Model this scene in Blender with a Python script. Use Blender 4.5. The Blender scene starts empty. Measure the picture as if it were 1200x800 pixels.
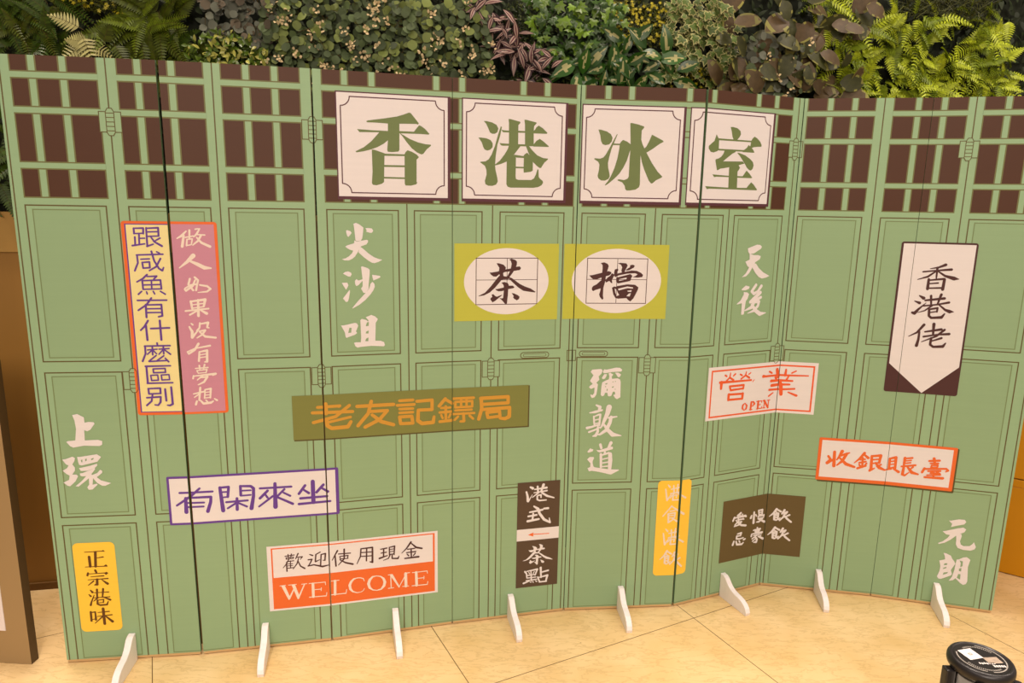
import bpy, bmesh, math, random
from mathutils import Vector, Matrix, Euler
from mathutils.geometry import tessellate_polygon

# ------------------------------------------------------------------ camera, world, lights
SC = bpy.context.scene
COL = SC.collection
SC.view_settings.view_transform = 'Standard'
SC.view_settings.look = 'None'
SC.view_settings.gamma = 1.0
SC.view_settings.use_curve_mapping = False
SC.view_settings.exposure = 0.0

CAM_H = 1.5989
cam_d = bpy.data.cameras.new('camera')
cam_d.sensor_width = 36.0
cam_d.lens = 814.55 / 1200 * 36.0
cam_d.clip_start = 0.05
cam = bpy.data.objects.new('camera', cam_d)
COL.objects.link(cam)
pitch, roll = math.radians(11.1683), math.radians(0.9762)
fw = Vector((0, math.cos(pitch), -math.sin(pitch)))
up0 = Vector((0, math.sin(pitch), math.cos(pitch)))
rt0 = Vector((1, 0, 0))
rt = rt0 * math.cos(roll) + up0 * math.sin(roll)
up = up0 * math.cos(roll) - rt0 * math.sin(roll)
cam.matrix_world = Matrix(((rt.x, up.x, -fw.x, 0), (rt.y, up.y, -fw.y, 0), (rt.z, up.z, -fw.z, CAM_H), (0, 0, 0, 1)))
SC.camera = cam

W = bpy.data.worlds.new('hall_light')
SC.world = W
W.use_nodes = True
W.node_tree.nodes['Background'].inputs[0].default_value = (1.0, 0.82, 0.68, 1)
W.node_tree.nodes['Background'].inputs[1].default_value = 0.36

def area(name, loc, target, size, power, color):
    l = bpy.data.lights.new(name, 'AREA')
    l.shape = 'RECTANGLE'
    l.size, l.size_y = size
    l.energy = power
    l.color = color
    o = bpy.data.objects.new(name, l)
    COL.objects.link(o)
    o.location = loc
    o.rotation_euler = (Vector(target) - Vector(loc)).to_track_quat('-Z', 'Y').to_euler()
    return o
WARM = (1.0, 0.83, 0.71)
area('ceiling_and_fill_lamp', (-1.8, -1.0, 3.1), (-1.0, 1.6, 0.1), (1.2, 1.2), 24, WARM)
area('ceiling_and_fill_lamp', (1.9, -0.9, 3.1), (1.3, 1.8, 0.1), (1.2, 1.2), 24, WARM)
area('ceiling_and_fill_lamp', (0.1, -3.0, 2.7), (0.1, 1.2, 0.3), (3.0, 1.2), 112, WARM)  # front fill added behind the camera to even out the screen
area('ceiling_and_fill_lamp', (3.1, 1.7, 3.6), (2.6, 2.6, 0.6), (0.6, 0.6), 26, WARM)  # unseen fill added for the boxes and floor at the right end
def fill_spot(loc, power, deg):  # unseen spots added to brighten the floor and lower screen
    sp = bpy.data.lights.new('floor_fill_spot', 'SPOT')
    sp.energy = power; sp.color = WARM; sp.spot_size = math.radians(deg); sp.spot_blend = 0.6; sp.shadow_soft_size = 0.12
    o = bpy.data.objects.new('floor_fill_spot', sp)
    COL.objects.link(o)
    o.location = loc
fill_spot((-1.72, 2.33, 3.6), 240, 24)  # lifts the floor behind the screen's left end
fill_spot((-1.1, 1.05, 3.6), 200, 52)
fill_spot((0.2, 1.15, 3.6), 175, 52)
fill_spot((1.5, 1.30, 3.6), 200, 52)

area('foliage_fill_lamp', (-1.1, 2.30, 3.7), (-1.1, 2.62, 2.0), (0.4, 0.3), 13, WARM)  # unseen lamps added above the foliage to brighten the leaf tops
area('foliage_fill_lamp', (0.5, 2.56, 3.8), (0.5, 2.95, 2.1), (0.4, 0.3), 13, WARM)
area('foliage_fill_lamp', (2.1, 2.70, 4.0), (2.1, 3.30, 2.2), (0.4, 0.3), 18, WARM)

# ------------------------------------------------------------------ helpers
def lin(c):
    return tuple(((v / 255) / 12.92 if v / 255 <= 0.04045 else ((v / 255 + 0.055) / 1.055) ** 2.4) for v in c)

def mat(name, col, rough=0.6, metal=0.0, spec=0.3, srgb=False, noise=0.0, nscale=(8, 8, 8), bump=0.0, bscale=60, island=0.0, trans=0.0):
    m = bpy.data.materials.new(name)
    m.use_nodes = True
    nt = m.node_tree
    b = nt.nodes['Principled BSDF']
    c = lin(col) if srgb else col
    b.inputs['Base Color'].default_value = (*c, 1)
    b.inputs['Roughness'].default_value = rough
    b.inputs['Metallic'].default_value = metal
    b.inputs['Specular IOR Level'].default_value = spec
    src = None
    tc = nt.nodes.new('ShaderNodeTexCoord')
    if noise > 0:
        mp = nt.nodes.new('ShaderNodeMapping')
        mp.inputs['Scale'].default_value = nscale
        nt.links.new(tc.outputs['Object'], mp.inputs['Vector'])
        n = nt.nodes.new('ShaderNodeTexNoise')
        n.inputs['Scale'].default_value = 1.0
        n.inputs['Detail'].default_value = 4
        nt.links.new(mp.outputs[0], n.inputs['Vector'])
        src = (n.outputs['Fac'], noise)
    if island > 0:
        g = nt.nodes.new('ShaderNodeNewGeometry')
        src = (g.outputs['Random Per Island'], island)
    if src:
        mr = nt.nodes.new('ShaderNodeMapRange')
        mr.inputs['To Min'].default_value = 1 - src[1]
        mr.inputs['To Max'].default_value = 1 + src[1]
        nt.links.new(src[0], mr.inputs['Value'])
        hs = nt.nodes.new('ShaderNodeHueSaturation')
        hs.inputs['Color'].default_value = (*c, 1)
        nt.links.new(mr.outputs[0], hs.inputs['Value'])
        nt.links.new(hs.outputs[0], b.inputs['Base Color'])
    if bump > 0:
        n2 = nt.nodes.new('ShaderNodeTexNoise')
        n2.inputs['Scale'].default_value = bscale
        nt.links.new(tc.outputs['Object'], n2.inputs['Vector'])
        bp = nt.nodes.new('ShaderNodeBump')
        bp.inputs['Strength'].default_value = bump
        bp.inputs['Distance'].default_value = 0.002
        nt.links.new(n2.outputs['Fac'], bp.inputs['Height'])
        nt.links.new(bp.outputs[0], b.inputs['Normal'])
    return m

def link(name, bm, mats, parent=None, smooth=False):
    me = bpy.data.meshes.new(name)
    bm.to_mesh(me)
    bm.free()
    for m in (mats if isinstance(mats, (list, tuple)) else [mats]):
        me.materials.append(m)
    if smooth:
        for p in me.polygons:
            p.use_smooth = True
    o = bpy.data.objects.new(name, me)
    COL.objects.link(o)
    if parent:
        o.parent = parent
    return o

def tag(o, label=None, cat=None, group=None, kind=None):
    if label: o['label'] = label
    if cat: o['category'] = cat
    if group: o['group'] = group
    if kind: o['kind'] = kind
    return o

def empty(name, loc, rz=0.0, parent=None):
    o = bpy.data.objects.new(name, None)
    o.empty_display_size = 0.1
    COL.objects.link(o)
    o.location = loc
    o.rotation_euler = (0, 0, rz)
    if parent: o.parent = parent
    return o

def box(bm, x0, x1, y0, y1, z0, z1, mi=0, bevel=0.0):
    vs = [bm.verts.new((x, y, z)) for x in (x0, x1) for y in (y0, y1) for z in (z0, z1)]
    idx = [(0, 1, 3, 2), (4, 6, 7, 5), (0, 4, 5, 1), (2, 3, 7, 6), (0, 2, 6, 4), (1, 5, 7, 3)]
    fs = []
    for i in idx:
        f = bm.faces.new([vs[k] for k in i])
        f.material_index = mi
        fs.append(f)
    if bevel:
        es = list({e for f in fs for e in f.edges})
        r = bmesh.ops.bevel(bm, geom=es, offset=bevel, segments=2, affect='EDGES', profile=0.6)
        for f in r['faces']: f.material_index = mi
    return fs

def lathe(bm, prof, seg=40, mi=0, cx=0, cy=0):
    rings = []
    for r, z in prof:
        if r < 1e-6:
            rings.append([bm.verts.new((cx, cy, z))])
        else:
            rings.append([bm.verts.new((cx + r * math.cos(2 * math.pi * k / seg), cy + r * math.sin(2 * math.pi * k / seg), z)) for k in range(seg)])
    for a, b in zip(rings, rings[1:]):
        for k in range(seg):
            k2 = (k + 1) % seg
            if len(a) == 1: vs = (a[0], b[k], b[k2])
            elif len(b) == 1: vs = (a[k], b[0], a[k2])
            else: vs = (a[k], b[k], b[k2], a[k2])
            f = bm.faces.new(vs)
            f.material_index = mi

ART = {
 'title_xiang': '''P10664 18419 10726 18448 11241 18532 11657 18611 11866 18678 12049 18750 12112 18740 12376 18428 12347 18386 12284 18403 11862 18392 11737 18386 11725 17554 11692 17502 11500 17475 11343 17483 11326 17540 11353 17847 11226 17740 11016 17621 10808 17539 10566 17470 10333 17428 10300 17460 10569 17598 10813 17792 10972 17967 11077 18089 10445 18069 10366 18160 10481 18158 10821 18145 11358 18141 11362 18376 10998 18387 10690 18387
P11720 18156 12211 18152 12264 18223 12382 18364 12442 18349 12566 18269 12728 18105 12699 18080 12422 18089 11823 18085 11719 18088
P11733 18116 11823 18052 12067 17918 12349 17816 12597 17767 12769 17760 12776 17726 12632 17603 12516 17454 12452 17431 12310 17489 12134 17620 11960 17819 11839 17984 11746 18082
P10825 17533 10911 17529 11220 17434 11272 17412 11232 17333 11203 16507 11132 16447 10956 16394 10835 16406 10805 16463 10834 16825
P11220 17417 11920 17417 11919 17362 11219 17349
P11196 17054 11915 17062 11914 17003 11195 16993
P11189 16673 11910 16671 11909 16618 11187 16618
P11892 17423 11928 17493 11992 17553 12133 17510 12292 17426 12369 17346 12344 17310 12290 17264 12283 16533 12308 16509 12264 16452 12085 16406 11914 16409 11886 16465''',
 'title_gang': '''P14570 18598 14659 18599 14859 18561 15009 18492 15078 18375 15046 18254 14963 18197 14869 18191 14789 18232 14728 18361 14660 18499
P14392 18050 14482 18054 14665 18038 14815 17981 14886 17879 14885 17752 14802 17664 14702 17635 14608 17664 14561 17741 14506 17897
P15160 18447 15201 18427 15148 18157 15051 17837 14999 17486 14976 17165 14994 17006 15066 16717 15077 16605 15017 16506 14883 16461 14747 16464 14646 16514 14624 16626 14683 16837 14675 16997 14623 17123 14455 17240 14472 17259 14638 17274 14755 17351 14854 17513 14968 17803 15064 18154
P15425 18697 15492 18700 15831 18626 15849 18589 15776 18513 15779 17815 15456 17804 15444 18579
P15986 18696 16050 18699 16410 18628 16418 18594 16338 18505 16324 18361 16336 17834 16024 17823 16009 18539
P15189 18335 15296 18321 15465 18315 15466 18258 15264 18256 15223 18270
P15752 18326 16024 18324 16025 18267 15753 18262
P16314 18345 16364 18378 16414 18460 16498 18527 16655 18438 16814 18300 16798 18264 16316 18259
P15118 17903 15202 17890 15472 17884 15473 17820 15237 17812 15176 17826
P15760 17881 16033 17884 16035 17817 15762 17814
P16325 17888 16425 18013 16547 18088 16701 17991 16879 17852 16862 17826 16326 17824
P15456 17835 15874 17834 15647 17538 15514 17406 15380 17289 15178 17203 14976 17149 14975 17181 15142 17314 15308 17527 15424 17723
P16051 17840 16171 17828 16295 17688 16471 17532 16681 17448 16856 17434 16856 17401 16737 17297 16670 17198 16620 17115 16568 17107 16463 17175 16339 17285 16285 17365 16160 17587
P15386 17338 15513 17470 15648 17519 15711 17412 15709 16798 15724 16717 15800 16687 16266 16691 16369 16749 16435 16882 16476 17029 16500 17072 16525 17047 16541 16802 16595 16738 16684 16675 16703 16610 16653 16526 16532 16458 16359 16428 15530 16417 15427 16450 15385 16531
P15631 17531 15973 17491 16023 17557 16108 17611 16195 17523 16320 17333 16318 17009 16242 16968 16001 16935 15990 17000 15991 17427 15690 17437
P15689 17131 16004 17130 16005 17078 15690 17079''',
 'title_bing': '''P18654 18472 18747 18468 18955 18415 19103 18328 19170 18209 19148 18078 19060 17978 18923 17948 18819 17982 18763 18085 18727 18279
P19329 18343 19344 18321 19245 18064 19152 17833 19079 17535 19043 17337 19061 17172 19115 16974 19126 16874 19078 16790 18959 16731 18820 16735 18720 16800 18688 16899 18728 17098 18738 17280 18689 17378 18548 17458 18553 17497 18754 17485 18872 17531 18954 17631 19082 17864 19240 18178
P19196 18014 19455 18010 19440 17961 19181 17958
P19438 18010 19486 18086 19552 18143 19693 18091 19854 17987 19859 17882 19798 17716 19725 17451 19599 17183 19469 16981 19303 16811 19102 16640 18984 16558 18965 16584 19064 16706 19161 16875 19286 17176 19375 17509 19428 17839
P19782 18712 19834 18723 20042 18686 20281 18618 20290 18579 20205 18479 20204 18251 20201 17791 20235 16629 20209 16527 20090 16441 19882 16404 19759 16401 19711 16451 19681 16568 19588 16683 19428 16740 19416 16780 19461 16787 19654 16765 19774 16814 19815 16888 19819 17519 19833 17914
P20580 18342 20616 18333 20992 18155 21019 18113 20877 18038 20642 17867 20423 17730 20317 17761 20279 17826 20395 17927 20489 18110
P20188 18218 20251 18023 20348 17844 20424 17714 20636 17371 20863 17076 21042 16912 21016 16878 20811 16774 20693 16671 20641 16663 20547 16769 20369 17133 20267 17396 20192 17692 20169 18119''',
 'title_shi': '''P23618 18719 23733 18726 23930 18695 24075 18605 24107 18487 24058 18394 23933 18268 23797 18270 23727 18392 23679 18568
P23014 18435 23113 18302 23145 18244 23154 17947 23105 17856 22939 17801 22804 17819 22708 17927 22704 18016 22799 18094 22940 18204 22985 18340
P23102 18301 24621 18287 24627 18235 23108 18236
P24603 18271 24653 18364 24744 18444 24870 18390 25023 18276 25105 18158 25096 18096 24943 18089 24745 18065 24630 18020 24507 18054 24581 18103
P23116 17940 24399 17943 24484 17886 23122 17881
P24245 17906 24429 18035 24498 18135 24606 18058 24713 17987 24796 17884 24746 17866 24248 17869
P23426 17900 23892 17896 23935 17862 23785 17795 23603 17667 23386 17508 24282 17536 24368 17469 24061 17382 23753 17325 23447 17269 23295 17249 23166 17184 23138 17198 23040 17525 23055 17570 23185 17605 23294 17670 23380 17778
P23996 17834 24094 17833 24378 17759 24631 17632 24762 17530 24807 17409 24768 17284 24693 17226 24612 17242 24482 17336 24390 17455 24279 17573 24124 17734
P23686 17414 24075 17437 24179 17310 24135 17232 24082 17169 24112 16556 23711 16546 23682 17247
P22950 17036 23065 17030 23706 17005 24336 17009 24406 17103 24494 17220 24645 17110 24789 16970 24743 16950 24104 16949 23710 16959 23129 16957 23035 16939
P22664 16612 22817 16607 23707 16583 24559 16591 24630 16677 24758 16804 24889 16714 25062 16541 25032 16515 23713 16525 22862 16526 22749 16505''',
 'jian_sha_zui': '''P9928 14904 9970 14919 10066 14883 10106 14835 10077 14779 9997 14694 9964 14722 9934 14820
P10561 14988 10639 14994 10765 14981 10814 14910 10776 14839 10720 14831 10580 14867 10601 14909
P10169 15125 10253 15159 10363 15110 10494 15007 10482 14852 10449 14654 10400 14569 10265 14554 10224 14591 10210 14766 10189 15018
P10182 14582 10279 14540 10405 14569 10588 14603 10636 14584 10634 14527 10585 14450 10401 14384 10298 14200 10196 14043 10110 13972 9997 13915 9858 13916 9762 13959 9888 13987 10001 14058 10101 14157 10140 14242 10035 14271 9953 14319 9885 14375 9942 14412 10180 14489
P10372 14370 10441 14328 10648 14142 10815 14027 10970 13963 11098 13934 10982 13868 10839 13820 10754 13832 10642 13898 10476 14028 10312 14185
P9784 13474 9861 13531 9959 13550 10056 13500 10068 13443 10024 13371 9954 13378
P9738 13167 9920 13171 9954 13084 9939 13041 9872 12934 9805 13042
P9983 12924 10002 12880 9962 12649 9925 12533 9859 12514 9759 12638 9852 12752
P10169 13225 10218 13288 10288 13239 10424 13280 10434 13237 10283 13079 10212 13051 10177 13110
P10384 13699 10426 13719 10609 13654 10670 13596 10666 13452 10624 13104 10621 12958 10518 12814 10447 12815 10365 12962 10424 13048 10424 13280 10395 13598
P10745 13428 10845 13415 11001 13390 11029 13355 10986 13318 10784 13233 10758 13335
P10682 13118 10754 13190 10818 13116 10828 13014 10777 12898 10673 12753 10498 12566 10295 12409 10079 12290 10059 12302 10270 12555 10503 12800 10635 12958 10666 13045
P9667 11713 9766 11716 10137 11794 10207 11763 10242 11688 10163 11497 10199 11436 10126 11379 9838 11279 9811 11315 9787 11479/9900 11446 10000 11458 10018 11620 9947 11628
P10316 11878 10368 11927 10525 11879 10566 11827 10596 11865 10498 11977 10686 12052 10815 11999 10905 11907 10884 11848 10833 11775 10806 11148 10986 11141 11102 11092 11129 10985 11099 10941 10663 10972 10315 10948 10200 10929 10129 10976 10084 11097 10147 11116 10314 11110 10329 11283/10491 11666 10592 11678 10603 11811 10537 11798/10485 11413 10580 11410 10588 11514 10507 11481/10464 11144 10565 11141 10577 11269 10495 11233''',
 'cha': '''P15069 13799 15155 13799 15326 13747 15415 13650 15391 13560 15315 13445 15332 13339 15208 13309 15160 13476 15173 13642
P14820 13478 14897 13472 15113 13507 15391 13581 15670 13625 15763 13670 15919 13685 15968 13624 15922 13557 15672 13519 15392 13490 15176 13409 15069 13325 14961 13332 14867 13402
P15525 13928 15618 13958 15759 13912 15816 13852 15809 13746 15764 13625 15673 13473 15551 13307 15457 13307 15487 13368 15578 13535 15621 13777 15588 13883
P15269 13415 15348 13339 15457 13323 15551 13307 15614 13261 15490 13231 15334 13226 15272 13218 15027 12931 14843 12765 14628 12661 14444 12633 14428 12648 14658 12752 14872 12978 15085 13249 15177 13355
P15489 13292 15614 13285 15740 13198 15932 13059 16123 12965 16346 12886 16524 12766 16493 12745 16254 12779 16063 12812 15871 12937 15679 13107
P15034 12885 15105 12884 15307 12928 15556 13001 15681 13000 15739 12938 15698 12908 15527 12879 15278 12806 15153 12801 15075 12839
P15258 13111 15366 13135 15492 13094 15531 13017 15511 12895 15499 12649 15472 12373 15410 12336 15298 12468 15187 12562 15281 12545 15328 12560 15354 12897 15337 13019
P14906 12688 14968 12702 15031 12640 15093 12609 15295 12683 15280 12652 15033 12456 14940 12406 14861 12520 14876 12566 14932 12602
P15639 12734 15717 12723 15860 12660 15934 12597 15917 12520 15832 12466 15737 12523 15688 12585 15719 12616''',
 'dang': '''P18935 13809 19060 13835 19189 13781 19234 13703 19199 13563 19157 13438 19123 13125 19069 12905 19065 12622 19086 12495 19040 12463 18956 12558 18920 12652 18961 12810 18977 13187 19008 13593 19002 13732
P18527 13355 18637 13365 18982 13452 19233 13517 19329 13486 19347 13440 19271 13361 19083 13313 18771 13201 18675 13216 18593 13278
P18962 13171 19123 13125 19066 12968 18943 12873 18786 12825 18692 12777 18643 12824 18640 12902 18685 12966 18809 13029
P19121 13172 19211 13282 19304 13346 19363 13440 19460 13394 19447 13347 19374 13190 19395 13080 19347 13080 19280 13158 19156 13094
P19454 13534 19468 13581 19577 13613 19596 13560 19552 13473 19541 13379 19462 13362 19442 13440
P19569 13800 19663 13822 19886 13803 19938 13725 19894 13631 19823 13475 19744 13443 19708 13536 19734 13661 19682 13754
P20032 13742 20143 13758 20203 13712 20164 13649 19994 13554 19867 13538 19897 13585 20020 13664
P19447 13347 19492 13410 19743 13474 20090 13546 20282 13535 20446 13464 20530 13386 20502 13308 20327 13284 20134 13305 20260 13353 20321 13410 20223 13447 19936 13429 19621 13364 19497 13300
P19529 13285 19624 13301 19907 13375 20049 13414 20132 13352 20103 13289 20061 13163 19951 13137 19761 13098 19603 13066 19536 13128/19628 13223 19911 13288 19929 13256 19883 13209 19646 13160
P19387 12907 19465 12955 19545 12940 19576 12971 19956 13037 20245 13023 20378 12929 20366 12850 20265 12628 20207 12516 20100 12405 20017 12452 19949 12525 19630 12504 19532 12529 19446 12671/19490 12883 19566 12839 19602 12751 19671 12640 19577 12599 19523 12719/19612 12871 19960 12958 20170 12928 20182 12880 19963 12895 19647 12808/19968 12800 20133 12826 20114 12754 19985 12769/20021 12690 20107 12716 20068 12589 19945 12601''',
 'tian_hou': '''P24852 14353 24961 14393 25286 14495 25444 14482 25530 14413 25486 14332 25167 14160 24962 14142 24886 14224
P24960 14162 25173 14099 25381 14097 25517 14054 25478 13932 25280 13833 25169 13651 25013 13408 24870 13289 24677 13261 24857 13412 24989 13634 24907 13676 24786 13853 24984 13931
P25154 13794 25312 13771 25461 13604 25690 13435 26026 13282 25873 13223 25665 13187 25499 13253 25326 13401 25158 13610
P24714 12801 24906 12939 25093 12892 25075 12810 24899 12754 24728 12759
P24524 12230 24706 12368 24838 12591 24828 12694 25012 12667 25097 12602 25038 12418 24968 12337 24918 11818 24805 11802 24782 11866 24779 12261 24566 12220
S25401 12945 122 25217 12702 121 25332 12607 122 25518 12692 103 25670 12896 132
S25645 12646 141 25426 12466 160 25183 12287 122 25389 12321 113 25692 12456 114
S25416 12320 122 25257 12075 141 24955 11963 47
S25367 12280 104 25615 12291 123 25580 12125 123 25403 11943 113 25097 11852 28
S25273 12179 113 25483 11940 152 25710 11803 172 26002 11832 29''',
 'mi_dun_dao': '''P18719 9735 18778 9822 19118 9849 19172 9791 19140 9676 19031 9561 19064 9430 18955 9315 19015 9256 19002 9067 18973 8863 18906 8747 18807 8718 18747 8807 18744 8865 18831 8835 18885 8922 18891 9126 18750 9075 18676 9142 18717 9200 18814 9272 18704 9389 18763 9490 18829 9605
P19185 9748 19233 9834 19319 9819 19687 9898 19830 9889 19920 9816 19894 9744 19552 9726 19268 9681 19205 9690
P19153 9502 19241 9646 19341 9646 19330 9573 19277 9472 19192 9450
P19653 9702 19782 9701 19886 9628 19833 9527 19776 9527 19699 9629
P19405 9674 19467 9703 19585 9630 19531 9543 19549 9465 19763 9484 19858 9434 19886 9323 19899 8739 19773 8666 19699 8711 19621 8829 19700 8863 19673 8960 19601 8961 19551 8800 19465 8777 19415 8801 19387 8919 19301 8919 19271 8817 19192 8783 19138 8847 19149 9125 19175 9328 19309 9400 19421 9442 19439 9558/19291 9275 19376 9303 19367 9254 19316 9240/19290 9182 19333 9176 19321 9123/19366 9079 19404 9064 19384 8983 19355 9006/19561 9331 19596 9375 19605 9319/19662 9383 19703 9368 19670 9331/19549 9145 19634 9185 19613 9127 19571 9107/19667 9077 19711 9062 19687 9027
S18991 8438 70 19138 8363 117 19113 8275 117
S18744 8137 41 18958 8173 105 19215 8239 76
S18908 7997 64 18932 7744 76 18952 7625 59
S18937 7996 53 19107 8068 70 19159 8068 82 19144 7861 82 19139 7638 65
S18957 7848 47 19129 7891 47
S18949 7700 53 19149 7742 53
S18666 7540 111 18838 7579 82 19123 7668 59
S18745 7375 76 18987 7467 71 19157 7563 59
S19083 7609 65 19083 7385 106 19011 7237 118 18896 7208 47
S19484 8354 216 19429 8095 176 19332 7859 135 19241 7622 88 19187 7533 53
S19488 7931 76 19661 7959 76 19799 7978 53
S19580 7960 129 19541 7737 135 19422 7455 141 19169 7273 88 19038 7272 29
S19296 7696 70 19451 7470 136 19664 7264 177 20001 7217 36
P18709 6577 18814 6721 18946 6673 18920 6604 18762 6546
S19209 6865 107 19250 6729 101
S19620 6934 131 19527 6725 89
P19055 6656 19166 6640 19426 6717 19627 6783 19707 6767 19705 6677 19402 6591 19199 6548 19125 6580
S19403 6560 77 19377 6485 77
S19246 6472 107 19268 5955 90
S19291 6441 60 19551 6528 89
S19606 6481 149 19623 6223 167 19614 5888 138
S19328 6274 54 19531 6322 54
S19334 6121 54 19538 6154 54
S19311 5969 54 19574 5995 54
P18714 6275 18813 6373 18958 6371 18989 6325 18936 6204 18940 6113 18974 5991 19019 5953 19344 5899 19580 5858 19964 5844 19995 5813 19678 5641 19589 5658 19203 5758 18908 5809 18806 5786 18743 5919 18843 5963 18852 6115 18775 6201''',
 'shang_huan': '''P1047 8875 1203 8907 1396 8787 1401 8605 1518 8631 1681 8616 1702 8561 1558 8363 1455 8311 1367 8350 1354 8001 1756 8009 1883 7961 1872 7839 1785 7793 1310 7818 976 7761 883 7812 777 7962 835 7990 1059 8009 1120 8393 1100 8685
P592 7358 708 7373 913 7449 990 7402 963 7291 886 7182 957 7068 946 6956 851 6828 983 6823 1027 6766 926 6581 745 6418 664 6440 554 6557 734 6645 766 6793 673 6853 569 6968 709 7057 768 7148 690 7188
P1059 7437 1141 7434 1676 7511 1800 7414 1669 7250 1178 7135 1098 7156 1074 7250/1163 7322 1214 7339 1205 7246 1173 7247/1298 7355 1350 7372 1342 7298 1297 7273/1480 7357 1566 7391 1555 7339 1485 7304
P1077 7045 1171 7061 1441 7119 1646 7183 1657 7119 1565 7029 1325 6943 1127 6942
P1085 6857 1186 6873 1565 7029 1578 6991 1447 6826 1460 6788 1633 6858 1726 6967 1789 6928 1782 6853 1602 6708 1725 6591 2033 6485 1841 6397 1741 6401 1600 6501 1483 6675 1445 6449 1581 6482 1604 6444 1429 6280 1312 6273 1270 6361 1339 6453 1350 6679 1223 6571 1008 6397 910 6412 1126 6593 1274 6757 1142 6754 1095 6782''',
 'yuan_lang': '''P33990 3654 34075 3666 34339 3756 34543 3759 34605 3677 34551 3566 34305 3478 34092 3390 34120 3527
P33817 3171 33925 3199 34352 3372 34534 3426 34645 3359 34594 3227 34419 3119 34309 3032 34143 2841 33953 2687 33754 2603 33715 2639 33877 2739 34030 2908 34100 3044 33960 3053
P34316 3117 34501 3143 34524 3042 34490 2828 34535 2688 34634 2640 34853 2672 34943 2769 34983 2858 35076 2663 35046 2554 34912 2480 34638 2473 34441 2527 34353 2682 34349 2850
P33965 2245 34060 2238 34244 2160 34304 2042 34395 1929 34448 1831 34375 1671 34322 1535 34377 1373 34361 1306 34172 1190 34008 1090 33920 1093 33849 1181 33914 1428 33923 1643 33858 1889 34058 1971 34022 2127/34039 1704 34156 1743 34159 1808 34063 1793/34025 1531 34140 1592 34149 1657 34045 1598/34049 1277 34203 1366 34229 1435 34077 1389
P34469 2025 34553 2047 34680 2142 34812 2183 34956 2079 34931 1927 34908 1754 34964 1126 34926 1013 34830 954 34717 1021 34527 1204 34445 1105 34294 1051 34392 1247 34441 1554 34451 1810/34577 1999 34700 1976 34710 1766 34637 1712 34636 1882/34604 1643 34686 1677 34688 1529 34610 1538/34569 1232 34606 1409 34686 1401 34698 1168''',
 'xiang_gang_lao': '''S32621 13874 82 32395 13768 55 32118 13709 23
S31883 13582 46 32366 13650 46 32837 13703 73
S32353 13757 64 32359 13416 46 32362 13318 28
S32317 13619 46 32067 13403 60 31728 13281 23
S32368 13635 37 32651 13452 64 32966 13368 110 33132 13351 18
S32109 13307 65 32109 12938 84
S32114 13268 42 32622 13339 64
S32645 13330 74 32627 12937 83
S32143 13137 37 32445 13174 46
S32119 12963 42 32620 12996 55
S31867 12664 37 32020 12572 94
S31723 12448 28 31900 12382 84
S31686 11996 66 31769 11975 94 31885 12132 66 32121 12394 19
S32087 12491 56 32734 12598 74
S32264 12674 65 32306 12329 47
S32608 12740 74 32522 12365 47
S32046 12275 47 32523 12350 47 32906 12449 65
S32344 12306 56 32112 12094 38 31877 12006 19
S32567 12352 37 32810 12157 65 32970 12101 102 33102 12099 19
S32260 12152 56 32540 12217 56 32536 12068 47
S32288 12029 37 32534 12082 37
S32260 12152 66 32277 11904 66 32366 11824 66 32715 11863 84 32807 12008 37
S32155 11545 76 31946 11230 57 31673 11060 24
S32023 11260 57 32023 10956 67 31984 10709 86
S32218 11272 47 32771 11397 75
S32491 11591 85 32509 11189 57
S32188 11078 57 32664 11189 47 33056 11234 75
S32883 11389 66 32628 11121 57 32145 10872 24
S32813 11058 66 32602 10968 47 32453 10908 38
S32460 11035 66 32455 10781 66 32568 10698 66 32896 10735 85 32978 10867 38''',
 'ying_ye': '''S24257 9436 51 24332 9391 51
S24508 9513 34 24492 9340 51 24327 9198 51
S24749 9454 52 24662 9384 43
S24503 9319 52 24678 9215 60
S24990 9423 43 25091 9368 52
S25293 9501 35 25260 9355 52 25057 9234 52
S25516 9444 35 25426 9388 44
S25285 9353 52 25465 9240 61
S24026 9166 77 24661 9150 60 25573 9140 53
S24097 9160 102 24096 8916 77
S25719 9140 26 25653 9066 26
S24513 8968 60 24576 8806 61
S24513 8968 60 25204 8967 61
S25214 8966 61 25195 8818 61
S24576 8806 61 25194 8829 53
S24498 8637 86 24495 8422 78
S24498 8637 61 25192 8612 61
S25192 8612 88 25189 8407 70
S24495 8422 61 25189 8407 62
S26174 9241 89 26298 9230 62 27370 9235 54 28125 9258 38
S26870 9464 108 26944 9178 118
S27256 9468 54 27241 9227 69
S26476 9415 54 26608 9345 54
S27648 9431 38 27490 9342 46
S26806 9149 63 26896 9021 63
S27374 9195 46 27295 9029 54
S26596 9014 81 27538 9012 54
S26643 8821 90 27441 8857 54
S26538 8650 63 27125 8636 54 27642 8688 54
S27056 8995 85 27116 8737 101 27143 8434 93
S26754 8509 36 26542 8387 54
S27414 8532 39 27741 8411 70
S25350 8208 22 25251 8130 57 25235 8004 57 25322 7907 22 25432 7972 58 25449 8091 58 25350 8208 22
S25670 8217 62 25654 7910 62
S25644 8231 27 25778 8219 45 25836 8133 63 25762 8048 31 25679 8040 27
S25596 7904 27 25738 7901 27
S26024 8215 63 26023 7913 63
S25940 8219 27 26202 8222 27 26205 8149 23
S26021 8066 27 26155 8065 27
S25964 7906 27 26221 7909 27 26228 7985 23
S26353 8203 32 26335 7922 32
S26332 8217 63 26546 7913 64
S26562 8211 32 26556 7912 32
S26262 8220 27 26381 8221 27
S26276 7915 27 26406 7910 27
S26491 8218 27 26622 8218 27''',
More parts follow.
